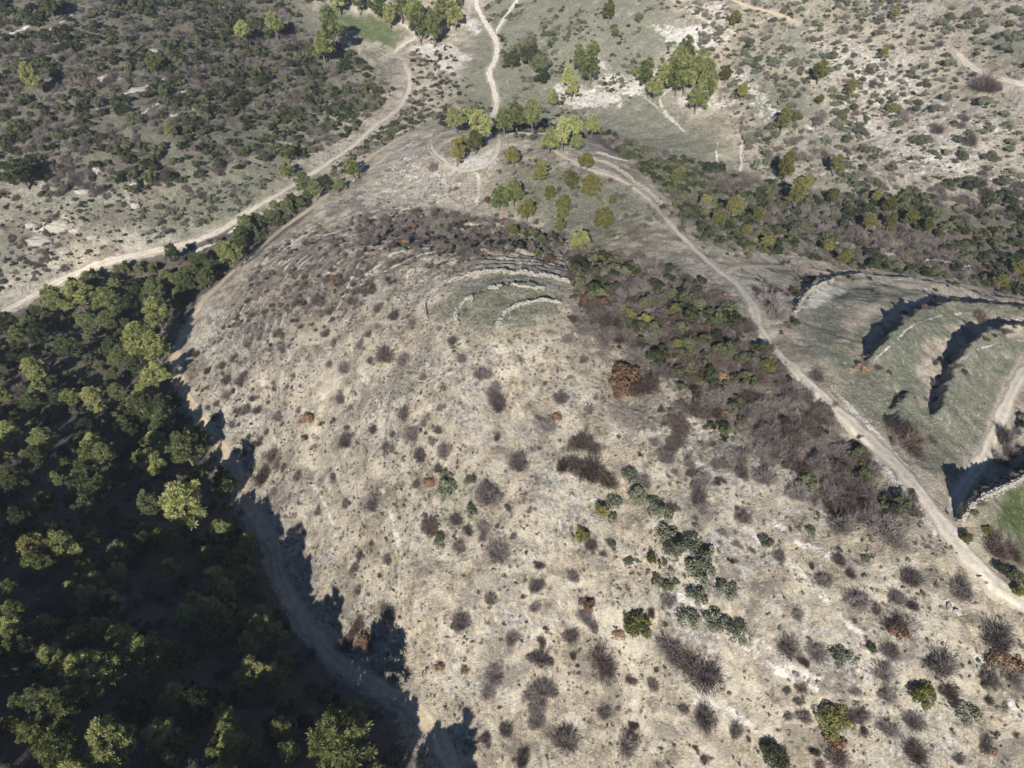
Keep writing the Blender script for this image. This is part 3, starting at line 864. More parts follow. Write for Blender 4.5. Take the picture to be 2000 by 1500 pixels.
lib('ever', 4, mk_ever('maquis', 300)); lib('evergreenlight', 3, mk_ever('pine_olive', 340))
lib('maquis', 5, mk_shrub('maquis', 400, 1.6)); lib('gg', 5, mk_shrub('grey_green', 500, 1.25, size=.045))
lib('bare', 9, mk_bare('twig', 600, .95, 3600)); lib('bareR', 6, mk_bare('twig_red', 700, .95, 3600))
lib('rust', 3, mk_shrub('rust', 800, .9, size=.05)); lib('tuft', 4, mk_shrub('straw', 900, .8, size=.11, lumps=6, per=8))
lib('tuftbare', 4, mk_bare('twig', 950, .8, 260))

# ------------------------------------------------------------------ plants traced from the photo: (kind, px, py, radius in photo pixels)
T = []
def add(kind, s):
    for it in s.split():
        a = [float(q) for q in it.split(',')]
        T.append((kind, *a))
add('pine', "61,160,16 557,290,15 557,322,14 38,336,26 329,245,12 297,121,12 472,52,14 535,45,14 627,78,20 651,63,22 95,8,14 592,364,15 483,445,18 434,480,18 395,505,18 658,354,15 680,315,14 "
 "807,21,18 818,45,18 874,17,18 850,42,14 888,28,14 783,15,14 846,62,14 740,5,14 700,3,12 660,-2,14 760,30,12 1131,108,12 1131,122,12 1112,150,12 1117,175,11 1154,140,15 1080,187,11 1161,91,10 "
 "1259,133,15 1280,168,14 1297,150,17 1325,150,18 1336,119,18 1265,155,14 904,270,14 937,245,20 1073,266,18 1122,245,15 1157,245,12 1100,262,14 1003,371,17 974,381,16 1136,465,17 "
 "1100,270,14 1130,270,13 1010,225,18 1040,228,16 985,240,14 915,225,12 890,232,14 1345,130,26 1384,168,18 1363,189,16 1320,140,18 1370,115,20")
add('olive', "1189,26,12 1201,58,10 1248,31,8 891,301,16 928,278,16 1003,303,17 1147,310,16 1056,336,16 1152,362,21 1073,373,14 1114,353,15 1100,395,14 1098,412,14 1030,411,16 1182,423,22 1198,388,11 1094,437,13 1322,346,12 1000,441,12 "
 "1604,138,16 1727,101,11 1748,28,9 1438,33,12 1664,171,12 1748,205,10 1419,143,12 1450,178,12 1634,324,14 1538,336,17 1580,353,14 1713,381,10 1531,238,14 1559,224,10 1604,189,10 1671,206,8 1650,224,9 1629,383,12 1559,381,18 "
 "1436,402,17 1380,388,12 1405,420,15 1461,444,10 1739,434,13 1779,423,14 1811,441,11 1699,430,14 1737,402,12 1500,470,12 1480,420,12 1620,480,12 1650,500,14 1990,520,12 1960,545,14")
add('pine', "196,559,30 140,562,28 105,580,22 170,545,20 77,657,20 133,685,22 304,573,20 402,541,18 413,517,18 448,496,18 276,664,28 304,615,20 297,678,22 210,636,16 234,688,16 224,734,15 280,737,22 305,730,20 266,776,18 280,804,22 315,825,22 "
 "297,856,22 315,800,20 378,863,28 367,888,25 52,780,22 70,755,18 66,716,20 98,800,14 168,832,16 73,846,20 161,856,18 14,842,18 171,884,16 124,888,12 79,895,14 124,909,12 210,898,16 196,961,32 353,983,36 441,955,20 101,930,9 121,944,11 "
 "180,1017,20 163,1110,18 233,1118,15 180,1166,17 138,1150,12 33,1195,20 35,1234,20 201,1234,24 241,1251,20 108,1297,26 168,1318,32 210,1318,26 294,1283,34 325,1280,28 367,1293,18 248,1307,16 49,1377,18 126,1384,28 339,1360,22 "
 "105,1465,38 217,1458,40 315,1437,24 376,1395,18 427,1395,18 455,1454,20 415,1470,13 665,1458,45 609,1402,11 591,1416,10 528,1335,9 486,1066,14 462,1104,10 371,1045,14 252,1057,10 294,1048,14 336,1113,14 329,1482,14 406,1216,14 367,1206,18 66,1332,14 182,1360,14 229,1000,9 "
 "340,500,16 365,525,18 500,430,16 530,415,14 560,400,14 470,462,18 615,372,14 640,360,14 330,540,18 255,600,18 240,570,16 690,330,12")
add('olive', "178,1052,24 70,1083,28 42,1290,20 23,1416,18 3,1248,15 325,1062,22 448,1022,9")
add('evergreenlight', "1807,1356,32 1632,1405,34 1245,1220,30 1138,1041,20 1175,996,17 1273,1090,14 1224,608,18 1259,622,16 1318,604,16 1322,671,14 891,1223,13 1891,1048,14 1930,1031,12 1993,1153,18 1765,1297,8 1503,713,18 1660,870,10 1685,902,10 1363,741,12")
add('ever', "1035,110,26 1020,95,22 1055,125,22 1000,120,18 1060,150,18 1985,1120,20 1960,1110,16 1555,629,10 1496,681,15 1304,1146,12 1517,1475,32 1702,1265,12 1260,590,16 1285,560,16 1310,575,15 1345,560,15 1365,590,16 1390,610,16 1350,620,18 1400,650,16 1330,640,16 1375,660,16 1420,690,16 1450,700,14 1460,730,14 1280,640,16 1240,640,14 1200,560,14 1220,530,14 1180,545,12 1195,510,12 1160,505,12 1310,540,14")
add('rust', "807,444,12 793,472,14 807,105,9 951,392,9 984,430,14 1017,406,10 937,273,10 1073,504,15 1140,583,13 1175,590,14 1224,734,32 1215,755,24 1087,814,16 839,944,16 1147,1181,18 1210,1239,14 1629,1451,28 1965,1283,32 1933,1468,20 909,1307,10 860,1304,12 713,1248,22 1294,685,10 1415,734,12 1503,700,12 1685,720,12 1755,1230,18 1737,727,6 565,530,9 655,545,12 600,820,18 1990,1300,20 1281,1120,10 157,791,7 1415,807,10")
add('bare', "751,692,22 786,702,20 702,671,15 767,615,14 937,727,20 902,699,14 788,807,22 676,856,24 828,734,13 968,755,22 972,783,22 1093,776,17 765,877,11 804,846,22 867,881,20 855,842,9 1164,776,8 1068,832,22 1301,888,23 1014,902,24 951,965,36 856,912,14 818,888,20 730,975,16 671,716,18 664,776,14 1017,702,8 1140,699,12 "
 "972,1076,32 895,1066,16 940,1027,16 891,1010,20 727,985,16 755,1090,12 958,1171,16 1049,1143,22 1045,1185,18 1119,1125,15 1143,1199,22 1115,1244,20 1056,1283,28 1000,1244,20 902,1213,24 965,1311,24 951,1353,20 1063,1346,24 986,1426,18 1021,1479,20 1105,1447,35 1227,1451,26 1185,1388,20 1276,1335,18 1315,1265,32 1154,1062,20 1308,1171,22 "
 "1524,1083,16 1545,1255,30 1597,1272,28 1384,1307,52 1345,1290,34 1678,1175,30 1559,1199,18 1650,1024,32 1738,1031,42 1881,1150,28 1783,1129,24 1846,1297,34 1730,1314,28 1734,1356,24 1954,1241,38 1982,1318,26 1380,1398,30 1440,1426,20 1335,1384,14 1559,1370,13 1541,1398,12 1737,1419,30 1790,1409,26 1930,1444,18 1877,1482,12 1440,1062,9 1468,1070,9 1438,1094,8 1412,1038,12 1671,1350,13 "
 "1510,580,32 1517,608,25 1412,646,24 1601,734,18 1715,571,10 1450,888,20 1398,905,14 1360,948,16 1965,850,26 1975,880,24 1950,890,20 1559,524,22 "
 "1669,68,10 1785,80,12 1699,77,8 1765,224,12 1898,275,15 1569,306,12 1608,224,13 1674,217,11 1883,226,11 1849,210,11 1835,252,14 1839,82,11 844,327,13 440,770,16 470,745,15 540,812,14 500,800,12 440,740,15 480,800,14 550,675,14 455,700,14 620,1000,12 580,930,12 540,905,16 1180,650,28 1250,690,24 1300,720,24 1350,740,22 1140,640,20 1110,660,16 1400,780,26 1460,800,24 1500,840,26 1550,880,24 1600,900,24 1560,960,28 1500,930,24 1450,920,20 1640,960,26 1700,960,24")
add('bareR', "1140,860,28 1154,920,38 839,1027,24 1175,1280,36 1454,1010,20 1755,1222,26 1786,853,35 1765,835,24 1926,161,22 1930,371,14 1916,618,15 1961,646,12 1947,1062,30 1980,1075,24 1790,1465,30 1640,1480,30 909,603,8 1320,620,18 1380,640,16 1340,590,16 1100,905,20 1190,940,26 510,930,24 530,890,20 700,1220,20 670,1260,18 1460,770,20 1400,700,20 1270,750,30 1360,800,28 1330,830,24 380,690,10")
add('gg', "867,951,24 1245,965,25 1230,930,20 1290,1000,26 1340,1060,28 1380,1090,25 1643,1280,26 1496,1056,14 1440,1230,30 1400,1210,28 1360,1160,24 1325,1073,28 1370,1115,30 1231,1094,12 1199,1066,14 1895,1395,28 192,200,14 1765,611,7 1795,606,7 1821,594,6 1300,1040,24 1270,980,22 1420,1150,20 1350,1210,24")

# ------------------------------------------------------------------ scattered plants by area: (polygon, per 100 m2, [(kind, share, rmin, rmax)...], clumping)
AREAS = [
 # left far slope
 ([(-60,-60),(560,-60),(600,60),(690,110),(770,180),(680,265),(560,330),(470,330),(330,380),(200,380),(-60,400)], 25, [('maquis',.52,.8,2.9),('bare',.28,1.0,2.8),('gg',.28,.7,1.9)], .3),
 ([(330,380),(560,330),(470,415),(220,500),(-60,590),(-60,400),(200,380)], 19, [('maquis',.3,.4,1.2),('bare',.3,.7,2.0),('gg',.4,.6,1.8)], .25),
 # stream strip
 ([(610,365),(700,290),(800,205),(835,235),(760,280),(640,380)], 13, [('maquis',.45,.8,1.8),('bare',.35,.8,2),('gg',.2,.6,1.5)], .1),
 ([(-60,680),(0,635),(150,560),(330,500),(480,440),(610,375),(615,395),(500,480),(385,585),(335,680),(340,760),(250,740),(-60,740)], 7, [('maquis',.45,1,2.4),('bare',.25,1,2.4),('pineD',.5,1.8,3.4)], .05),
 ([(-60,740),(250,740),(340,770),(400,850),(460,960),(520,1130),(600,1270),(720,1370),(830,1560),(-60,1600)], 11, [('maquis',.45,.8,2.2),('bare',.35,.9,2.3),('gg',.20,.7,1.8)], .1),
 ([(-60,740),(250,740),(330,770),(390,860),(440,950),(500,1120),(580,1270),(700,1370),(780,1560),(-60,1600)], 2.2, [('pineD',.6,1.3,3.2),('pine',.4,1.3,3.2)], .1),
 ([(440,1000),(500,1130),(580,1270),(700,1375),(640,1380),(500,1290),(420,1130),(390,1010)], 2.2, [('pine',1,2.2,3.2)], 0),
 ([(330,1180),(470,1150),(640,1350),(800,1500),(760,1640),(420,1640),(300,1400)], 1.6, [('pine',1,1.8,3.2)], 0),
 ([(740,1400),(830,1500),(850,1640),(700,1640),(690,1420)], 2.4, [('pine',1,2.6,3.6)], 0),
 ([(0,660),(100,600),(190,545),(330,505),(400,520),(330,640),(200,640)], 3, [('pineD',.6,1.6,3.0),('maquis',.4,1.2,2.4)], 0),
 ([(570,385),(690,292),(790,212),(830,232),(760,268),(700,310),(620,385)], 12, [('maquis',.5,.6,1.3),('bare',.3,.6,1.3),('gg',.2,.5,1.1)], 0),
 # valley between hill and far slope
 ([(780,120),(860,60),(890,110),(900,200),(850,240),(800,220)], 7, [('maquis',.4,.8,1.8),('bareR',.35,1,2.2),('bare',.25,.8,2)], .2),
 ([(540,-60),(900,-60),(900,40),(860,70),(800,50),(700,15),(600,12)], 5, [('pine',.5,1.5,3.2),('maquis',.5,.8,1.8)], .1),
 ([(900,-60),(1320,-60),(1340,60),(1300,200),(1140,215),(1000,200),(980,130)], 13, [('maquis',.2,.6,1.9),('gg',.58,.7,2.4),('bare',.30,.7,1.7)], .5),
 ([(870,150),(945,130),(940,215),(860,225)], 5, [('maquis',.5,.6,1.5),('gg',.5,.6,1.6)], .2),
 ([(840,225),(1000,205),(1150,215),(1180,250),(1100,285),(960,262),(860,250)], 8, [('maquis',.6,.8,2.0),('bare',.2,1,2.2),('gg',.2,1,1.8)], .1),
 # ravine
 ([(1160,250),(1300,300),(1420,330),(1560,380),(1750,380),(1900,350),(2060,380),(2060,600),(1850,545),(1640,520),(1560,500),(1420,490),(1350,440),(1290,370),(1230,320)], 14, [('maquis',.46,1,2.6),('bare',.34,1.2,2.8),('gg',.20,.9,2.1)], 0),
 ([(1280,400),(1400,410),(1500,470),(1440,520),(1380,500),(1300,430)], 10, [('gg',.6,.6,1.6),('maquis',.4,.5,1.4)], .2),
 ([(1440,525),(1560,530),(1640,540),(1560,590),(1540,680),(1500,660)], 5, [('bare',.5,.7,1.8),('bareR',.3,.7,1.8),('gg',.2,.5,1.2)], .2),
 ([(1560,510),(1700,515),(1900,550),(2060,590),(2060,560),(1850,520),(1640,490)], 9, [('maquis',.4,.8,2),('bare',.6,.9,2.2)], 0),
 # right far slope
 ([(1320,-60),(2100,-60),(2100,400),(1900,360),(1750,390),(1560,380),(1460,340),(1440,240),(1350,60)], 11, [('gg',.50,.7,2.6),('bare',.34,.8,2.3),('maquis',.16,.5,1.7)], .25),
 # saddle
 ([(950,300),(1060,290),(1180,340),(1260,380),(1290,440),(1200,490),(1100,475),(960,440)], 9, [('bare',.5,.7,1.8),('gg',.35,.6,1.4),('maquis',.15,.6,1.2)], .2),
 ([(640,410),(760,300),(850,280),(930,350),(940,420),(760,425)], 2.2, [('bare',.6,.4,1.1),('gg',.4,.3,.8)], .4),
 # shaded back of the knoll
 ([(440,640),(520,495),(640,425),(800,408),(960,425),(1150,475),(1190,520),(1000,505),(880,518),(760,560),(640,640),(520,700)], 11, [('bare',.8,.7,2.1),('bareR',.1,.6,1.3),('maquis',.1,.5,1.1)], .3),
 ([(700,430),(850,412),(960,425),(1150,475),(1190,520),(1000,500),(850,500),(720,490)], 11, [('bare',.6,1,2.4),('maquis',.25,.8,1.8),('bareR',.15,1,2)], 0),
 # sunlit hill face
 ([(380,650),(520,620),(620,580),(760,560),(900,660),(1100,700),(1180,860),(1130,990),(900,1250),(780,1270),(650,1210),(560,1100),(490,960),(360,760)], 3.0, [('bare',.75,.4,1.9),('gg',.15,.4,1.0),('bareR',.10,.6,1.4)], .35),
 ([(400,620),(600,560),(700,700),(640,900),(480,900),(370,760)], 3, [('bare',.8,.6,1.7),('bareR',.2,.6,1.5)], .3),
 ([(820,900),(1000,900),(1060,1050),(900,1120),(800,1050)], 3, [('bare',.6,.6,1.5),('gg',.4,.6,1.3)], .2),
 ([(830,925),(960,925),(1030,1020),(920,1080),(830,1020)], 5, [('gg',.8,.6,1.9),('maquis',.2,.5,1.2)], .1),
 # dark thicket on the crest
 ([(1120,495),(1220,485),(1420,575),(1500,690),(1600,790),(1800,1010),(1700,1040),(1500,900),(1370,830),(1330,770),(1260,700),(1120,640)], 24, [('bare',.22,1,2.8),('maquis',.26,.9,2.2),('bareR',.48,1,2.6),('rust',.04,.6,1.3)], 0),
 ([(1180,860),(1330,780),(1500,900),(1700,1040),(1860,1090),(1900,1200),(1600,1180),(1350,1050),(1180,1000)], 8, [('bare',.65,.7,2.2),('bareR',.15,.6,1.5),('gg',.2,.5,1.2)], .3),
 ([(1170,880),(1280,940),(1420,1080),(1500,1230),(1400,1280),(1280,1180),(1200,1050)], 5, [('gg',.8,.6,2.0),('maquis',.2,.5,1.0)], .2),
 ([(900,1300),(1130,1000),(1250,1100),(1450,1250),(1600,1150),(1900,1220),(2080,1260),(2080,1640),(900,1640)], 4.2, [('bare',.62,.5,2.5),('bareR',.16,.6,2.3),('gg',.22,.5,2.0)], .35),
 # terraces on the right: banks carry shrubs
 ([(1560,520),(1700,530),(1900,560),(2060,590),(2060,620),(1850,600),(1700,560)], 2, [('bare',.6,.6,1.4),('maquis',.4,.5,1.2)], .3),
 ([(1720,730),(1830,720),(1850,900),(1800,930),(1720,850)], 2.5, [('bare',.7,.6,1.5),('bareR',.3,.8,1.7)], .2),
 ([(1950,820),(2080,780),(2080,940),(1960,930)], 6, [('bare',.6,1,2),('maquis',.4,.8,1.6)], .1),
 ([(1900,1060),(2060,1080),(2060,1190),(1960,1130)], 6, [('maquis',.5,.8,1.6),('bareR',.5,1,2)], .1),
]
TUFTS = [
 ([(360,700),(520,490),(640,425),(960,420),(1160,480),(1450,620),(1600,770),(1850,1060),(2100,1260),(2100,1640),(880,1640),(780,1380),(640,1300),(540,1130),(470,960)], 60),
 ([(1320,-60),(2100,-60),(2100,400),(1750,390),(1460,340),(1350,60)], 22),
 ([(-60,-60),(560,-60),(790,130),(690,280),(470,415),(-60,590)], 14),
 ([(640,410),(850,280),(1250,380),(1250,460),(960,420)], 30),
]

# ------------------------------------------------------------------ placing the plants
NAMES = {'pine': ('pine_tree', 'pine tree', 'pine trees on the valley slopes'), 'olive': ('pine_tree', 'pine tree', 'pine trees on the valley slopes'), 'pineD': ('pine_tree', 'pine tree', 'pine trees on the valley slopes'),
         'ever': ('evergreen_bush', 'evergreen bush', 'evergreen bushes on the slopes'), 'evergreenlight': ('evergreen_bush', 'evergreen bush', 'evergreen bushes on the slopes'),
         'maquis': ('evergreen_bush', 'evergreen bush', 'evergreen bushes on the slopes'),
         'gg': ('grey_green_shrub', 'shrub', 'grey-green shrubs on the slopes'),
         'bare': ('leafless_shrub', 'leafless shrub', 'leafless shrubs on the slopes'), 'bareR': ('leafless_shrub', 'leafless shrub', 'leafless shrubs on the slopes'),
         'rust': ('rust_leaved_bush', 'rust-leaved bush', 'rust-leaved bushes on the hill')}
LOOK = {'pine': 'green pine', 'pineD': 'dark green pine', 'olive': 'yellowish green pine', 'ever': 'dark green round bush', 'evergreenlight': 'olive green lumpy bush',
        'maquis': 'dark evergreen bush', 'gg': 'grey-green low shrub', 'bare': 'grey leafless shrub', 'bareR': 'reddish brown leafless shrub', 'rust': 'rust-orange leafy bush'}
road_lines = [(v[0], v[1]) for v in RW.values()]
ys_half = (ys, half)

px = np.array([t[1] for t in T]); py = np.array([t[2] for t in T]); pr = np.array([t[3] for t in T])
gk = random.Random(4)
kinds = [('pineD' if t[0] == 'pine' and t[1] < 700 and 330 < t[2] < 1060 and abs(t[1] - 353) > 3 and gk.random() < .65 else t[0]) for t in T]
lift = np.full(len(T), 1.5)
for _ in range(3):
    xy = shoot(px, py, lift)
    z = H_grid(xy[:, 0], xy[:, 1])
    _, _, dep = project(xy[:, 0], xy[:, 1], z + lift)
    rad = pr * dep * .75 / 1000 * np.where(np.isin(kinds, ['pine', 'pineD']), 1.2, np.where(np.isin(kinds, ['bare', 'bareR', 'gg', 'rust']), 1.08, 1.0))
    lift = np.array([LIB[k][0][2] * r for k, r in zip(kinds, rad)])
plants = []    # kind, x, y, radius

for k, (x_, y_), r_ in zip(kinds, xy, rad):
    plants.append((k, float(x_), float(y_), float(min(r_, 7.0))))
tx_ = np.array([p_[1] for p_ in plants]); ty_ = np.array([p_[2] for p_ in plants]); tr_ = np.array([p_[3] for p_ in plants])
n_traced = len(plants)
gb = np.random.default_rng(78)
for bi in (0, 1, 2, 3, 4, 5):
    ln_ = BW[bi][0]
    for _ in range([34, 28, 8, 7, 22, 26][bi]):
        q = gb.uniform(0, len(ln_) - 1.01); a_ = int(q); p0_ = ln_[a_] + (ln_[a_ + 1] - ln_[a_]) * (q - a_)
        plants.append((['bare', 'bareR', 'gg', 'maquis'][gb.integers(4)], p0_[0] + gb.normal() * 1.3, p0_[1] + gb.normal() * 1.3, gb.uniform(.4, 1.1)))
go_ = np.random.default_rng(77)
for _ in range(45):
    x_, y_ = go_.uniform(-62, -22), go_.uniform(2, 30)
    plants.append(('pine', x_, y_, go_.uniform(2.2, 3.6)))
for _ in range(16):
    plants.append(('pine', go_.uniform(-24, -9), go_.uniform(14, 31), go_.uniform(2.6, 3.6)))

def scatter(poly, per100, seed, clump):
    wp = wpoly(poly)
    g = np.random.default_rng(seed)
    x0, y0 = wp.min(0); x1, y1 = wp.max(0)
    n_ = int((x1 - x0) * (y1 - y0) / 100 * per100)
    x = g.uniform(x0, x1, n_); y = g.uniform(y0, y1, n_)
    ok = inside(wp, x, y)
    ok &= g.uniform(0, 1, n_) > clump * 2.2 * sstep(.42, .6, fbm(x / 11, y / 11, 41, 3))
    x, y = x[ok], y[ok]
    return x, y, g
for ai, (poly, per, mixk, clump) in enumerate(AREAS):
    x, y, g = scatter(poly, per, 1000 + ai, clump)
    sh = np.array([q[1] for q in mixk]); sh = sh / sh.sum()
    which = g.choice(len(mixk), len(x), p=sh)
    # like grows with like: the mix drifts across the slope
    drift = fbm(x / 14, y / 14, 71, 2)
    which = np.where((drift > .56) & (g.uniform(0, 1, len(x)) < .6), 0, np.where((drift < .44) & (g.uniform(0, 1, len(x)) < .6), min(1, len(mixk) - 1), which))
    lo = np.array([q[2] for q in mixk])[which]; hi = np.array([q[3] for q in mixk])[which]
    r = lo + (hi - lo) * g.uniform(0, 1, len(x)) ** 1.6
    ok = np.ones(len(x), bool)
    for line, hw in road_lines:
        d, _, _ = dist_line(line, x, y, 8)
        ok &= d > hw * .7 + r * np.where(np.char.startswith(np.array([q[0] for q in mixk])[which], 'pine'), 1.9, .55)
    d2 = np.hypot(x[:, None] - tx_[None], y[:, None] - ty_[None]) - .85 * tr_[None]
    ok &= d2.min(1) > 0
    for i in np.nonzero(ok)[0]:
        plants.append((mixk[which[i]][0], float(x[i]), float(y[i]), float(r[i])))
        if r[i] > .9 and not mixk[which[i]][0].startswith('pine') and g.uniform() < .35:      # clumps that grow into each other
            an = g.uniform(0, 6.28); q = g.uniform(.7, 1.3) * r[i]
            plants.append((mixk[which[i]][0] if g.uniform() < .7 else mixk[g.integers(len(mixk))][0], float(x[i] + q * math.cos(an)), float(y[i] + q * math.sin(an)), float(r[i] * g.uniform(.45, .85))))
# the slopes go on beyond the picture: the same scrub there
go2 = np.random.default_rng(91)
ox_, oy_ = go2.uniform(-430, 430, 15000), go2.uniform(-60, 640, 15000)
oz_ = H_grid(ox_, oy_); qx_, qy_, _ = project(ox_, oy_, oz_)
okk = ((qx_ < -55) | (qx_ > 2070) | (qy_ < -55) | (oy_ < 20) & (qy_ > 1570)) & (np.abs(ox_) < .98 * np.interp(oy_, ys_half[0], ys_half[1])) & ((oy_ > 25) | (np.abs(ox_) > 60))
for line, hw in road_lines:
    d, _, _ = dist_line(line, ox_, oy_, 8); okk &= d > hw + 1.5
for a_, b_ in zip(ox_[okk], oy_[okk]):
    woody = a_ < -30 and b_ < 190
    plants.append((['pine', 'pineD', 'maquis', 'bare', 'gg'][go2.integers(0, 3) if woody else go2.integers(2, 5)], float(a_), float(b_), float(go2.uniform(1.8, 3.4) if woody else go2.uniform(.9, 2.6))))
PX = np.array([p_[1] for p_ in plants]); PY = np.array([p_[2] for p_ in plants]); PR = np.array([p_[3] for p_ in plants])
PZ = H(PX, PY)
ppx, ppy, pdep = project(PX, PY, PZ + PR * .5)
prad = PR / pdep / .75 * 1000
inframe = (ppx > -10) & (ppx < 2010) & (ppy > -10) & (ppy < 1510)
score = prad * np.where(np.arange(len(plants)) < n_traced, 1.4, 1.0) * inframe
print("plants", len(plants), "traced", n_traced)

LAND = [("the curved stone wall on the knoll", 960, 540), ("the big rust-leaved bush", 1224, 740), ("the white path fork", 968, 65), ("the looping path on the spur", 900, 320),
        ("the valley road bend", 690, 290), ("the pale rock ledges by the road", 100, 450), ("the tall grey boulders", 200, 345), ("the road's lower end", 30, 600),
        ("the big shaded pine", 353, 983), ("the narrow gully path", 470, 950), ("the bright evergreen downhill", 1807, 1356), ("the olive evergreen downhill", 1632, 1405),
        ("the dark green bush with rusty leaves", 1245, 1220), ("the widest leafless shrub", 1384, 1307), ("the far green field's path", 1930, 148), ("the shaded terrace bank", 1850, 595),
        ("the reddish bush on the terraces", 1786, 853), ("the lower bend of the crest track", 1890, 1090), ("the tan side track", 1500, 520), ("the green field", 700, 50),
        ("the tan lower footpath", 980, 1280), ("the sunlit pine by the shaded path", 665, 1458), ("the white scree patches", 1230, 155), ("the yellow pines in the ravine", 1779, 430),
        ("the long pale wall above the track", 1240, 355), ("the middle of the crest track", 1590, 760), ("the middle of the valley road", 330, 484), ("the pine group in the forest corner", 210, 1310),
        ("the green patch on the hillside", 867, 951), ("the far slope's lone round pine", 1604, 138), ("the thin tan ridge path", 1500, 22), ("the kink of the foot path", 350, 700),
        ("the left slope's stone ledge", 220, 150), ("the stony crest foot", 1650, 1100), ("the dark terrace hollow", 1930, 940), ("the forest edge by the grass", 130, 640),
        ("the bare middle of the hill face", 800, 760), ("the hill's lower spur", 950, 1400), ("the ravine's dark wooded floor", 1450, 400), ("the pale far hillside", 1800, 280)]
LXY = np.array([(l[1], l[2]) for l in LAND], float)
ORD = ["", "nearest", "second", "third", "fourth", "fifth", "sixth", "seventh", "eighth", "ninth", "tenth", "eleventh", "twelfth", "thirteenth", "fourteenth", "fifteenth", "sixteenth",
       "seventeenth", "eighteenth", "nineteenth", "twentieth", "twenty-first", "twenty-second", "twenty-third", "twenty-fourth", "twenty-fifth", "twenty-sixth", "twenty-seventh", "twenty-eighth", "twenty-ninth", "thirtieth"]
CAP = 285
by_name = {}
for i, p_ in enumerate(plants):
    by_name.setdefault(NAMES[p_[0]][0], []).append(i)
single = np.zeros(len(plants), bool)
for nm, ids in by_name.items():
    ids = sorted(ids, key=lambda i: -score[i])
    for i in ids[:CAP]:
        if inframe[i]: single[i] = True

labels = {}
buckets = {}
for i in np.nonzero(single)[0]:
    k = plants[i][0]
    d = np.hypot(LXY[:, 0] - ppx[i], LXY[:, 1] - ppy[i]); j = int(d.argmin())
    if d[j] < 14: d[j] = 14
    ang = math.degrees(math.atan2(-(ppy[i] - LXY[j, 1]), ppx[i] - LXY[j, 0])) % 360
    dr = ["to the right of", "above", "to the left of", "below"][int(((ang + 45) % 360) // 90)]
    buckets.setdefault((k, j, dr), []).append((d[j], i))
for (k, j, dr), lst in buckets.items():
    lst.sort()
    for q, (d_, i) in enumerate(lst):
        r_ = plants[i][3]
        size = 'small' if prad[i] < 9 else ('large' if prad[i] > 22 else 'medium')
        lk = LOOK[k]
        o_ = ORD[q + 1] if q + 1 < len(ORD) else "outermost"
        if q == 0: labels[i] = f"{size} {lk} nearest {dr.replace('to the ', '')} {LAND[j][0]}".replace('nearest right of', 'just right of').replace('nearest left of', 'just left of').replace('nearest above', 'just above').replace('nearest below', 'just below')
        else: labels[i] = f"{size} {lk}, {o_} one {dr.replace('to the ', '')} {LAND[j][0]}"

SPECIAL = {(353, 983): "tall dense green pine standing alone in the dark gully shade", (665, 1458): "bright sunlit pine at the bottom beside the shaded foot path",
           (1224, 734): "wide rust-orange leafy tree above the dry hill face", (1384, 1307): "very wide grey leafless thicket on the lower slope",
           (1807, 1356): "bright yellow-green evergreen tree casting a dark shadow on the lower slope", (1632, 1405): "olive evergreen tree with a nearly black shadow behind it",
           (1245, 1220): "tall dark green evergreen with rusty leaves at its foot", (61, 160): "lone bright pine among dark scrub on the far left slope",
           (1786, 853): "large reddish leafless bush between the curved terraces", (867, 951): "wide grey-green shrub on the green patch of the hillside"}

for i in np.nonzero(single)[0]:
    k, x_, y_, r_ = plants[i]
    g = random.Random(int(i) * 13 + 5)
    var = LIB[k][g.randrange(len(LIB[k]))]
    nm, cat, grp = NAMES[k]
    lab = labels[i]
    if i < n_traced:
        for (sx, sy), sl in SPECIAL.items():
            if abs(T[i][1] - sx) < 2 and abs(T[i][2] - sy) < 2: lab = sl
    w_ = .95 if k in ('pine', 'olive', 'pineD') else .8
    sc_ = (r_ * g.uniform(w_, 1.2), r_ * g.uniform(w_, 1.2), r_ * g.uniform(.8, 1.2) * (1.25 if pdep[i] > 250 else 1))
    if k in ('pine', 'olive', 'pineD') and ppx[i] < 720 and 240 < ppy[i] < 600: sc_ = (sc_[0] * .9, sc_[1] * .9, sc_[2] * .72)
    if k in ('pine', 'olive', 'pineD') and ppx[i] < 900 and ppy[i] > 900: sc_ = (sc_[0], sc_[1], sc_[2] * 1.35)
    if k == 'bare' and r_ > 4: sc_ = (sc_[0], sc_[1], r_ * .65)
    rot = (g.uniform(-.06, .06), g.uniform(-.06, .06), g.uniform(0, 6.28))
    if var[1] is not None:
        root = bpy.data.objects.new(nm, None); col.objects.link(root)
        root.empty_display_size = .2
        cr = obj('crown', var[0], root); tr = obj('trunk', var[1], root)
    else:
        root = obj(nm, var[0])
    root.location = (x_, y_, float(PZ[i]) - .05); root.rotation_euler = rot; root.scale = sc_
    tag(root, lab, cat, grp)

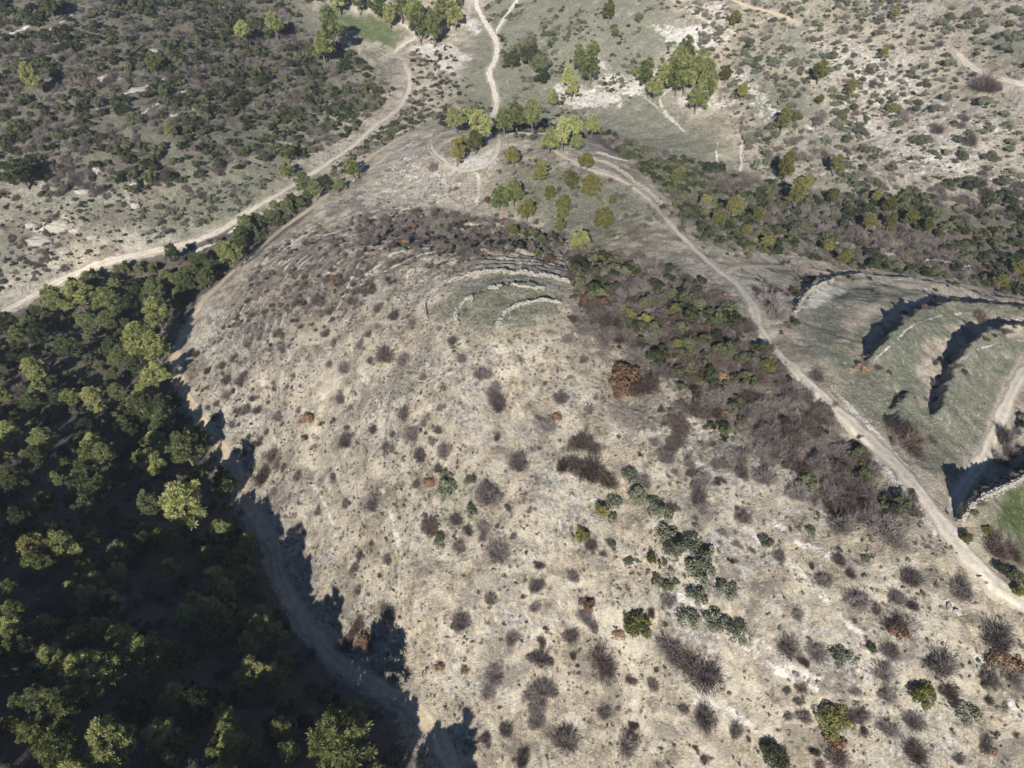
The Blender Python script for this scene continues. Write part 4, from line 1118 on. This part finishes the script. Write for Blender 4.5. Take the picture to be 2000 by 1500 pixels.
# ------------------------------------------------------------------ plants past counting: one object per kind, instanced on the ground
def proto(me_):
    return bpy.data.objects.new(me_.name + "_shape", me_)
def stuff_object(name, label, cat, meshes, x, y, z, r, seed, squash=1.0):
    g = np.random.default_rng(seed)
    m_ = bpy.data.meshes.new(name)
    m_.vertices.add(len(x)); m_.vertices.foreach_set('co', np.stack([x, y, z], -1).astype(np.float32).ravel())
    rot = np.stack([g.uniform(-.08, .08, len(x)), g.uniform(-.08, .08, len(x)), g.uniform(0, 6.28, len(x))], -1).astype(np.float32)
    scl = (r[:, None] * g.uniform(.72, 1.25, (len(x), 3)) * [1, 1, squash]).astype(np.float32)
    a = m_.attributes.new('rot', 'FLOAT_VECTOR', 'POINT'); a.data.foreach_set('vector', rot.ravel())
    a = m_.attributes.new('scl', 'FLOAT_VECTOR', 'POINT'); a.data.foreach_set('vector', scl.ravel())
    a = m_.attributes.new('pick', 'INT', 'POINT'); a.data.foreach_set('value', g.integers(0, len(meshes), len(x)).astype(np.int32))
    o = obj(name, m_)
    ng = bpy.data.node_groups.new(name, 'GeometryNodeTree')
    ng.interface.new_socket('Geometry', in_out='INPUT', socket_type='NodeSocketGeometry')
    ng.interface.new_socket('Geometry', in_out='OUTPUT', socket_type='NodeSocketGeometry')
    gi = ng.nodes.new('NodeGroupInput'); go = ng.nodes.new('NodeGroupOutput')
    iop = ng.nodes.new('GeometryNodeInstanceOnPoints')
    gti = ng.nodes.new('GeometryNodeGeometryToInstance')
    for me_ in reversed(meshes):
        oi = ng.nodes.new('GeometryNodeObjectInfo'); oi.inputs['Object'].default_value = proto(me_); oi.inputs['As Instance'].default_value = False
        ng.links.new(oi.outputs['Geometry'], gti.inputs[0]) if False else None
        one = ng.nodes.new('GeometryNodeGeometryToInstance'); ng.links.new(oi.outputs['Geometry'], one.inputs[0])
        if 'jn' not in locals(): jn = ng.nodes.new('GeometryNodeJoinGeometry')
        ng.links.new(one.outputs[0], jn.inputs[0])
    def na(nm_, ty):
        q = ng.nodes.new('GeometryNodeInputNamedAttribute'); q.data_type = ty; q.inputs[0].default_value = nm_
        return q.outputs['Attribute']
    ng.links.new(gi.outputs[0], iop.inputs['Points']); ng.links.new(jn.outputs[0], iop.inputs['Instance'])
    iop.inputs['Pick Instance'].default_value = True
    ng.links.new(na('pick', 'INT'), iop.inputs['Instance Index'])
    ng.links.new(na('rot', 'FLOAT_VECTOR'), iop.inputs['Rotation']); ng.links.new(na('scl', 'FLOAT_VECTOR'), iop.inputs['Scale'])
    ng.links.new(iop.outputs[0], go.inputs[0])
    md = o.modifiers.new('scatter', 'NODES'); md.node_group = ng
    tag(o, label, cat, kind='stuff')
    return o
STUFF = {
 'pineD': ('dark_pine_woodland', 'smaller dark pines filling the gully woods', 'woodland'),
 'pine': ('pine_woodland', 'smaller green pines filling the woods behind the larger ones', 'woodland'),
 'ever': ('evergreen_thicket', 'dark evergreen thicket bushes', 'scrub'),
 'maquis': ('evergreen_scrub', 'dense dark evergreen scrub covering the valley slopes', 'scrub'),
 'gg': ('grey_green_scrub', 'low grey-green scrub dotting the dry slopes', 'scrub'),
 'bare': ('leafless_scrub', 'grey leafless scrub spread over the hillsides', 'scrub'),
 'bareR': ('brown_leafless_scrub', 'brown leafless scrub in the thickets and gullies', 'scrub'),
 'rust': ('rust_scrub', 'small rust-leaved scrub in the crest thicket', 'scrub'),
 'olive': ('olive_pine_woodland', 'small yellowish pines', 'woodland'),
}
full = {}
def full_mesh(k):
    if k in full: return full[k]
    out = []
    for cm, tm, _ in LIB[k]:
        if tm is None: out.append(cm); continue
        import bmesh
        bm = bmesh.new(); bm.from_mesh(cm); nf = len(bm.faces); bm.from_mesh(tm); bm.faces.ensure_lookup_table()
        m2 = bpy.data.meshes.new('whole'); 
        for i_ in range(nf, len(bm.faces)): bm.faces[i_].material_index = 1
        bm.to_mesh(m2); bm.free()
        m2.materials.append(cm.materials[0]); m2.materials.append(tm.materials[0])
        out.append(m2)
    full[k] = out
    return out
rest = ~single
kk = np.array([p_[0] for p_ in plants])
for k in STUFF:
    sel = rest & (kk == k)
    if not sel.any(): continue
    nm, lb, ct = STUFF[k]
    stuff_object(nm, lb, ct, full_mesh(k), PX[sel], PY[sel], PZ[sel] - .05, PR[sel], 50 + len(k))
# undergrowth tufts
ux, uy, uz, ur, uk = [], [], [], [], []
for ti, (poly, per) in enumerate(TUFTS):
    x, y, g = scatter(poly, per, 3000 + ti, .3)
    r = g.uniform(.16, .55, len(x)) * (1 if ti in (0, 3) else 1.5)
    ok = np.ones(len(x), bool)
    for line, hw in road_lines:
        d, _, _ = dist_line(line, x, y, 8); ok &= d > hw + .2
    ux.append(x[ok]); uy.append(y[ok]); ur.append(r[ok]); uk.append(g.uniform(0, 1, ok.sum()))
ux = np.concatenate(ux); uy = np.concatenate(uy); ur = np.concatenate(ur); uk = np.concatenate(uk); uz = H(ux, uy)
print("tufts", len(ux))
m1 = uk < .45
stuff_object('dry_grass', 'low grey-green tufts growing all over the dry ground', 'grass', [q[0] for q in LIB['tuft']], ux[m1], uy[m1], uz[m1] - .03, ur[m1], 61)
m1 = ~m1
stuff_object('dry_stalks', 'dry grey stalks standing all over the dry ground', 'grass', [q[0] for q in LIB['tuftbare']], ux[m1], uy[m1], uz[m1] - .03, ur[m1] * 1.2, 62)

# loose stones
import bmesh
stones = []
for q in range(4):
    bm = bmesh.new(); bmesh.ops.create_icosphere(bm, subdivisions=1, radius=1)
    gq = random.Random(q)
    for v in bm.verts: v.co *= gq.uniform(.65, 1.2)
    m_ = bpy.data.meshes.new('stone'); bm.to_mesh(m_); bm.free(); m_.materials.append(M['stone']); stones.append(m_)
sx_, sy_, sr_ = [], [], []
for ti, (poly, per, rmax) in enumerate([(TUFTS[0][0], 14, .3), ([(1320,-60),(2100,-60),(2100,400),(1750,390),(1460,340),(1350,60)], 5, .6), ([(-60,380),(300,330),(470,400),(200,500),(-60,590)], 5, .5),
                                    ([(1600,760),(1660,740),(1960,1100),(1900,1200),(1840,1200)], 90, .32), ([(1560,590),(1640,545),(2000,590),(1990,900),(1880,960),(1640,780)], 12, .28)]):
    x, y, g = scatter(poly, per, 4000 + ti, .6)
    sx_.append(x); sy_.append(y); sr_.append(.1 + (rmax - .1) * g.uniform(0, 1, len(x)) ** 2.5)
sx_ = np.concatenate(sx_); sy_ = np.concatenate(sy_); sr_ = np.concatenate(sr_)
stuff_object('rubble', 'loose pale stones strewn over the slopes', 'stones', stones, sx_, sy_, H(sx_, sy_), sr_, 63, .7)

# ------------------------------------------------------------------ dry-stone walls
WALLS = [
 ([(835,630),(829,605),(840,575),(875,553),(925,538),(975,533),(1040,537),(1090,546),(1135,557)], 1.15, .9, "long curved pale stone wall ringing the grassy top of the knoll"),
 ([(893,634),(891,614),(902,595),(922,585)], 1.3, .8, "short hooked pale stone wall inside the ring on the knoll"),
 ([(955,568),(985,560),(1020,560),(1062,566)], .8, .7, "short nearly straight stone wall inside the ring on the knoll"),
 ([(972,640),(985,615),(1010,599),(1050,589),(1095,592)], .7, .6, "thin broken stone wall lowest on the knoll"),
 ([(1160,312),(1200,328),(1238,355),(1268,378),(1292,399)], 1.0, 1.0, "white stone wall running just above the crest track"),
 ([(1165,299),(1225,317),(1280,334),(1335,360)], .7, .8, "thin stone wall beyond the white wall above the track"),
 ([(758,270),(790,258),(827,243)], 1.0, 1.0, "short white wall beside the top of the foot path"),
 ([(1625,475),(1662,489)], 1.0, 1.0, "short white wall piece in the dark ravine scrub"),
 ([(1700,496),(1730,500),(1765,503)], .8, 1.0, "middle piece of broken wall in the ravine"),
 ([(1808,509),(1860,518),(1915,529)], .8, 1.0, "long thin white wall at the right of the ravine"),
 ([(1878,1018),(1890,1000),(1915,976),(1955,957),(2000,934),(2060,900)], .9, 1.1, "white stone wall along the lowest shaded terrace"),
 ([(1552,612),(1565,588),(1590,563),(1625,549)], .9, .7, "ragged stone wall at the corner of the upper terrace"),
 ([(868,322),(846,305),(838,285),(855,265)], .8, .6, "low stone edge around the looping path"),
 ([(1075,262),(1040,264),(1010,262),(985,268)], .8, .7, "low stone edge at the head of the spur"),
]
for wi, (pts, wd, ht, lab) in enumerate(WALLS):
    line = wline(pts, 10)
    wd *= .72
    seg = np.hypot(*np.diff(line, axis=0).T); cum = np.concatenate([[0], np.cumsum(seg)])
    k = max(6, int(cum[-1] / .35)); s = np.linspace(0, cum[-1], k)
    x = np.interp(s, cum, line[:, 0]); y = np.interp(s, cum, line[:, 1])
    tx = np.gradient(x); ty = np.gradient(y); L = np.hypot(tx, ty) + 1e-9; tx /= L; ty /= L
    g = np.random.default_rng(900 + wi)
    tumble = sstep(.28, .5, fbm(s / 3, s * 0 + wi, 8, 3))
    cube = np.array([[a, b, c] for a in (-1, 1) for b in (-1, 1) for c in (-1, 1)], float)
    cf = np.array([[0, 1, 3, 2], [4, 6, 7, 5], [0, 4, 5, 1], [2, 3, 7, 6], [0, 2, 6, 4], [1, 5, 7, 3]])
    parts = []
    base = H(x, y)
    for i_ in range(k):
        hh = ht * (.45 + .65 * tumble[i_])
        for q in range(12):
            lay = g.uniform(0, 1); a = g.uniform(-.5, .5) * (1.25 - .45 * lay)
            if q == 11 and g.uniform() < .6: a *= 2.4; lay = 0            # fallen stones beside the wall
            sz = np.array([g.uniform(.12, .27), g.uniform(.10, .21), g.uniform(.07, .14)])
            v = cube * sz * g.uniform(.75, 1.15, (8, 3))
            an = math.atan2(ty[i_], tx[i_]) + g.uniform(-.5, .5); ca_, sa_ = math.cos(an), math.sin(an)
            tl = g.uniform(-.25, .25)
            v = np.stack([v[:, 0] * ca_ - v[:, 1] * sa_, v[:, 0] * sa_ + v[:, 1] * ca_, v[:, 2] + v[:, 0] * tl], 1)
            v += [x[i_] - ty[i_] * a * wd + g.uniform(-.1, .1), y[i_] + tx[i_] * a * wd + g.uniform(-.1, .1), base[i_] + .12 + lay * hh]
            parts.append((v, cf))
    Vw, Fw = join(parts)
    o = obj('stone_wall', mesh_np('stone_wall', Vw, Fw, M['stone']))
    tag(o, lab, 'stone wall', 'dry stone walls')

# ------------------------------------------------------------------ rocks
ROCKS = [
 (75,470,26,10,"broad cream rock ledge nearest the road's lower side"), (118,442,24,16,"pale crumbling rock face above the cream ledge"), (160,374,15,7,"long whitish boulder lying above the rock face"),
 (190,330,9,16,"tall narrow grey boulder leaning on the left slope"), (264,362,9,16,"second tall grey boulder with a shaded side"), (264,402,10,9,"small white boulder below the tall ones"),
 (126,491,12,6,"flat white slab beside the valley road"), (182,463,11,7,"squat rounded pale rock near the road"), (208,152,18,8,"pale rock ledge high on the left slope"),
 (342,224,16,5,"low tilted ledge in the scrub above the road"), (290,100,18,6,"tan rock outcrop near the top of the left slope"), (265,175,28,5,"long grassy stone ledge on the left slope"),
 (380,210,14,4,"thin ledge right of the tilted one"), (60,440,10,8,"orange-stained rock at the left of the ledges"), (843,19,20,10,"cream boulder pile among the pines at the top"),
 (870,125,15,12,"cream eroded rock beside the valley head"), (1855,1185,10,6,"pile of white stones low on the crest slope"), (1870,1195,8,5,"smaller heap of white stones by the pile"),
]
import bmesh
for ri, (rx, ry, hw, hh, lab) in enumerate(ROCKS):
    p_ = shoot(rx, ry, .3); zz = float(H_grid(p_[0:1], p_[1:2])[0]); _, _, dp = project(p_[0], p_[1], zz)
    sx = hw * dp * .75 / 1000; sy = hh * dp * .75 / 1000
    bm = bmesh.new(); bmesh.ops.create_icosphere(bm, subdivisions=4, radius=1)
    g = random.Random(ri)
    ox = g.uniform(0, 90)
    for v in bm.verts:
        c = v.co.copy()
        f = .62 + .75 * float(fbm(np.array([c.x * 1.6 + ox]), np.array([c.y * 1.6 + c.z * 1.3]), ri, 4)[0])
        blk = round(c.z * 2.5) / 2.5
        c.z = c.z * .5 + blk * .5
        v.co = c * f
    bm.transform(__import__('mathutils').Matrix.Diagonal((sx, max(sx * .45, sy * .7), max(sy * .75, .6), 1)))
    me_ = bpy.data.meshes.new('boulder'); bm.to_mesh(me_); bm.free(); me_.materials.append(M['rock' if ri in (2, 3, 4, 5) else 'stone'])
    o = obj('boulder', me_); o.location = (p_[0], p_[1], zz + .1)
    o.rotation_euler = (0, 0, .35 if rx < 500 else g.uniform(0, 3))
    tag(o, lab, 'boulder', 'rock outcrops and boulders')

# ------------------------------------------------------------------ the air between: one closed box of thin even haze
hm = bpy.data.materials.new("haze_air"); hm.use_nodes = True
ht = hm.node_tree
ht.nodes.remove(ht.nodes["Principled BSDF"])
pv = ht.nodes.new("ShaderNodeVolumePrincipled")
pv.inputs['Color'].default_value = (.80, .88, 1.0, 1); pv.inputs['Density'].default_value = .00014; pv.inputs['Anisotropy'].default_value = .1
ht.links.new(pv.outputs[0], ht.nodes["Material Output"].inputs['Volume'])
lo = np.array([XX.min() - 20, YY.min() - 20, float(ZZ.min()) - 1]); hi = np.array([XX.max() + 20, YY.max() + 20, max(float(ZZ.max()) + 15, CAM_Z + 20)])
Vb = np.array([[a, b, c] for a in (lo[0], hi[0]) for b in (lo[1], hi[1]) for c in (lo[2], hi[2])])
Fb = np.array([[0, 1, 3, 2], [4, 6, 7, 5], [0, 4, 5, 1], [2, 3, 7, 6], [0, 2, 6, 4], [1, 5, 7, 3]])
tag(obj('haze', mesh_np('haze', Vb, Fb, hm)), "thin pale haze over the whole valley", kind='stuff')
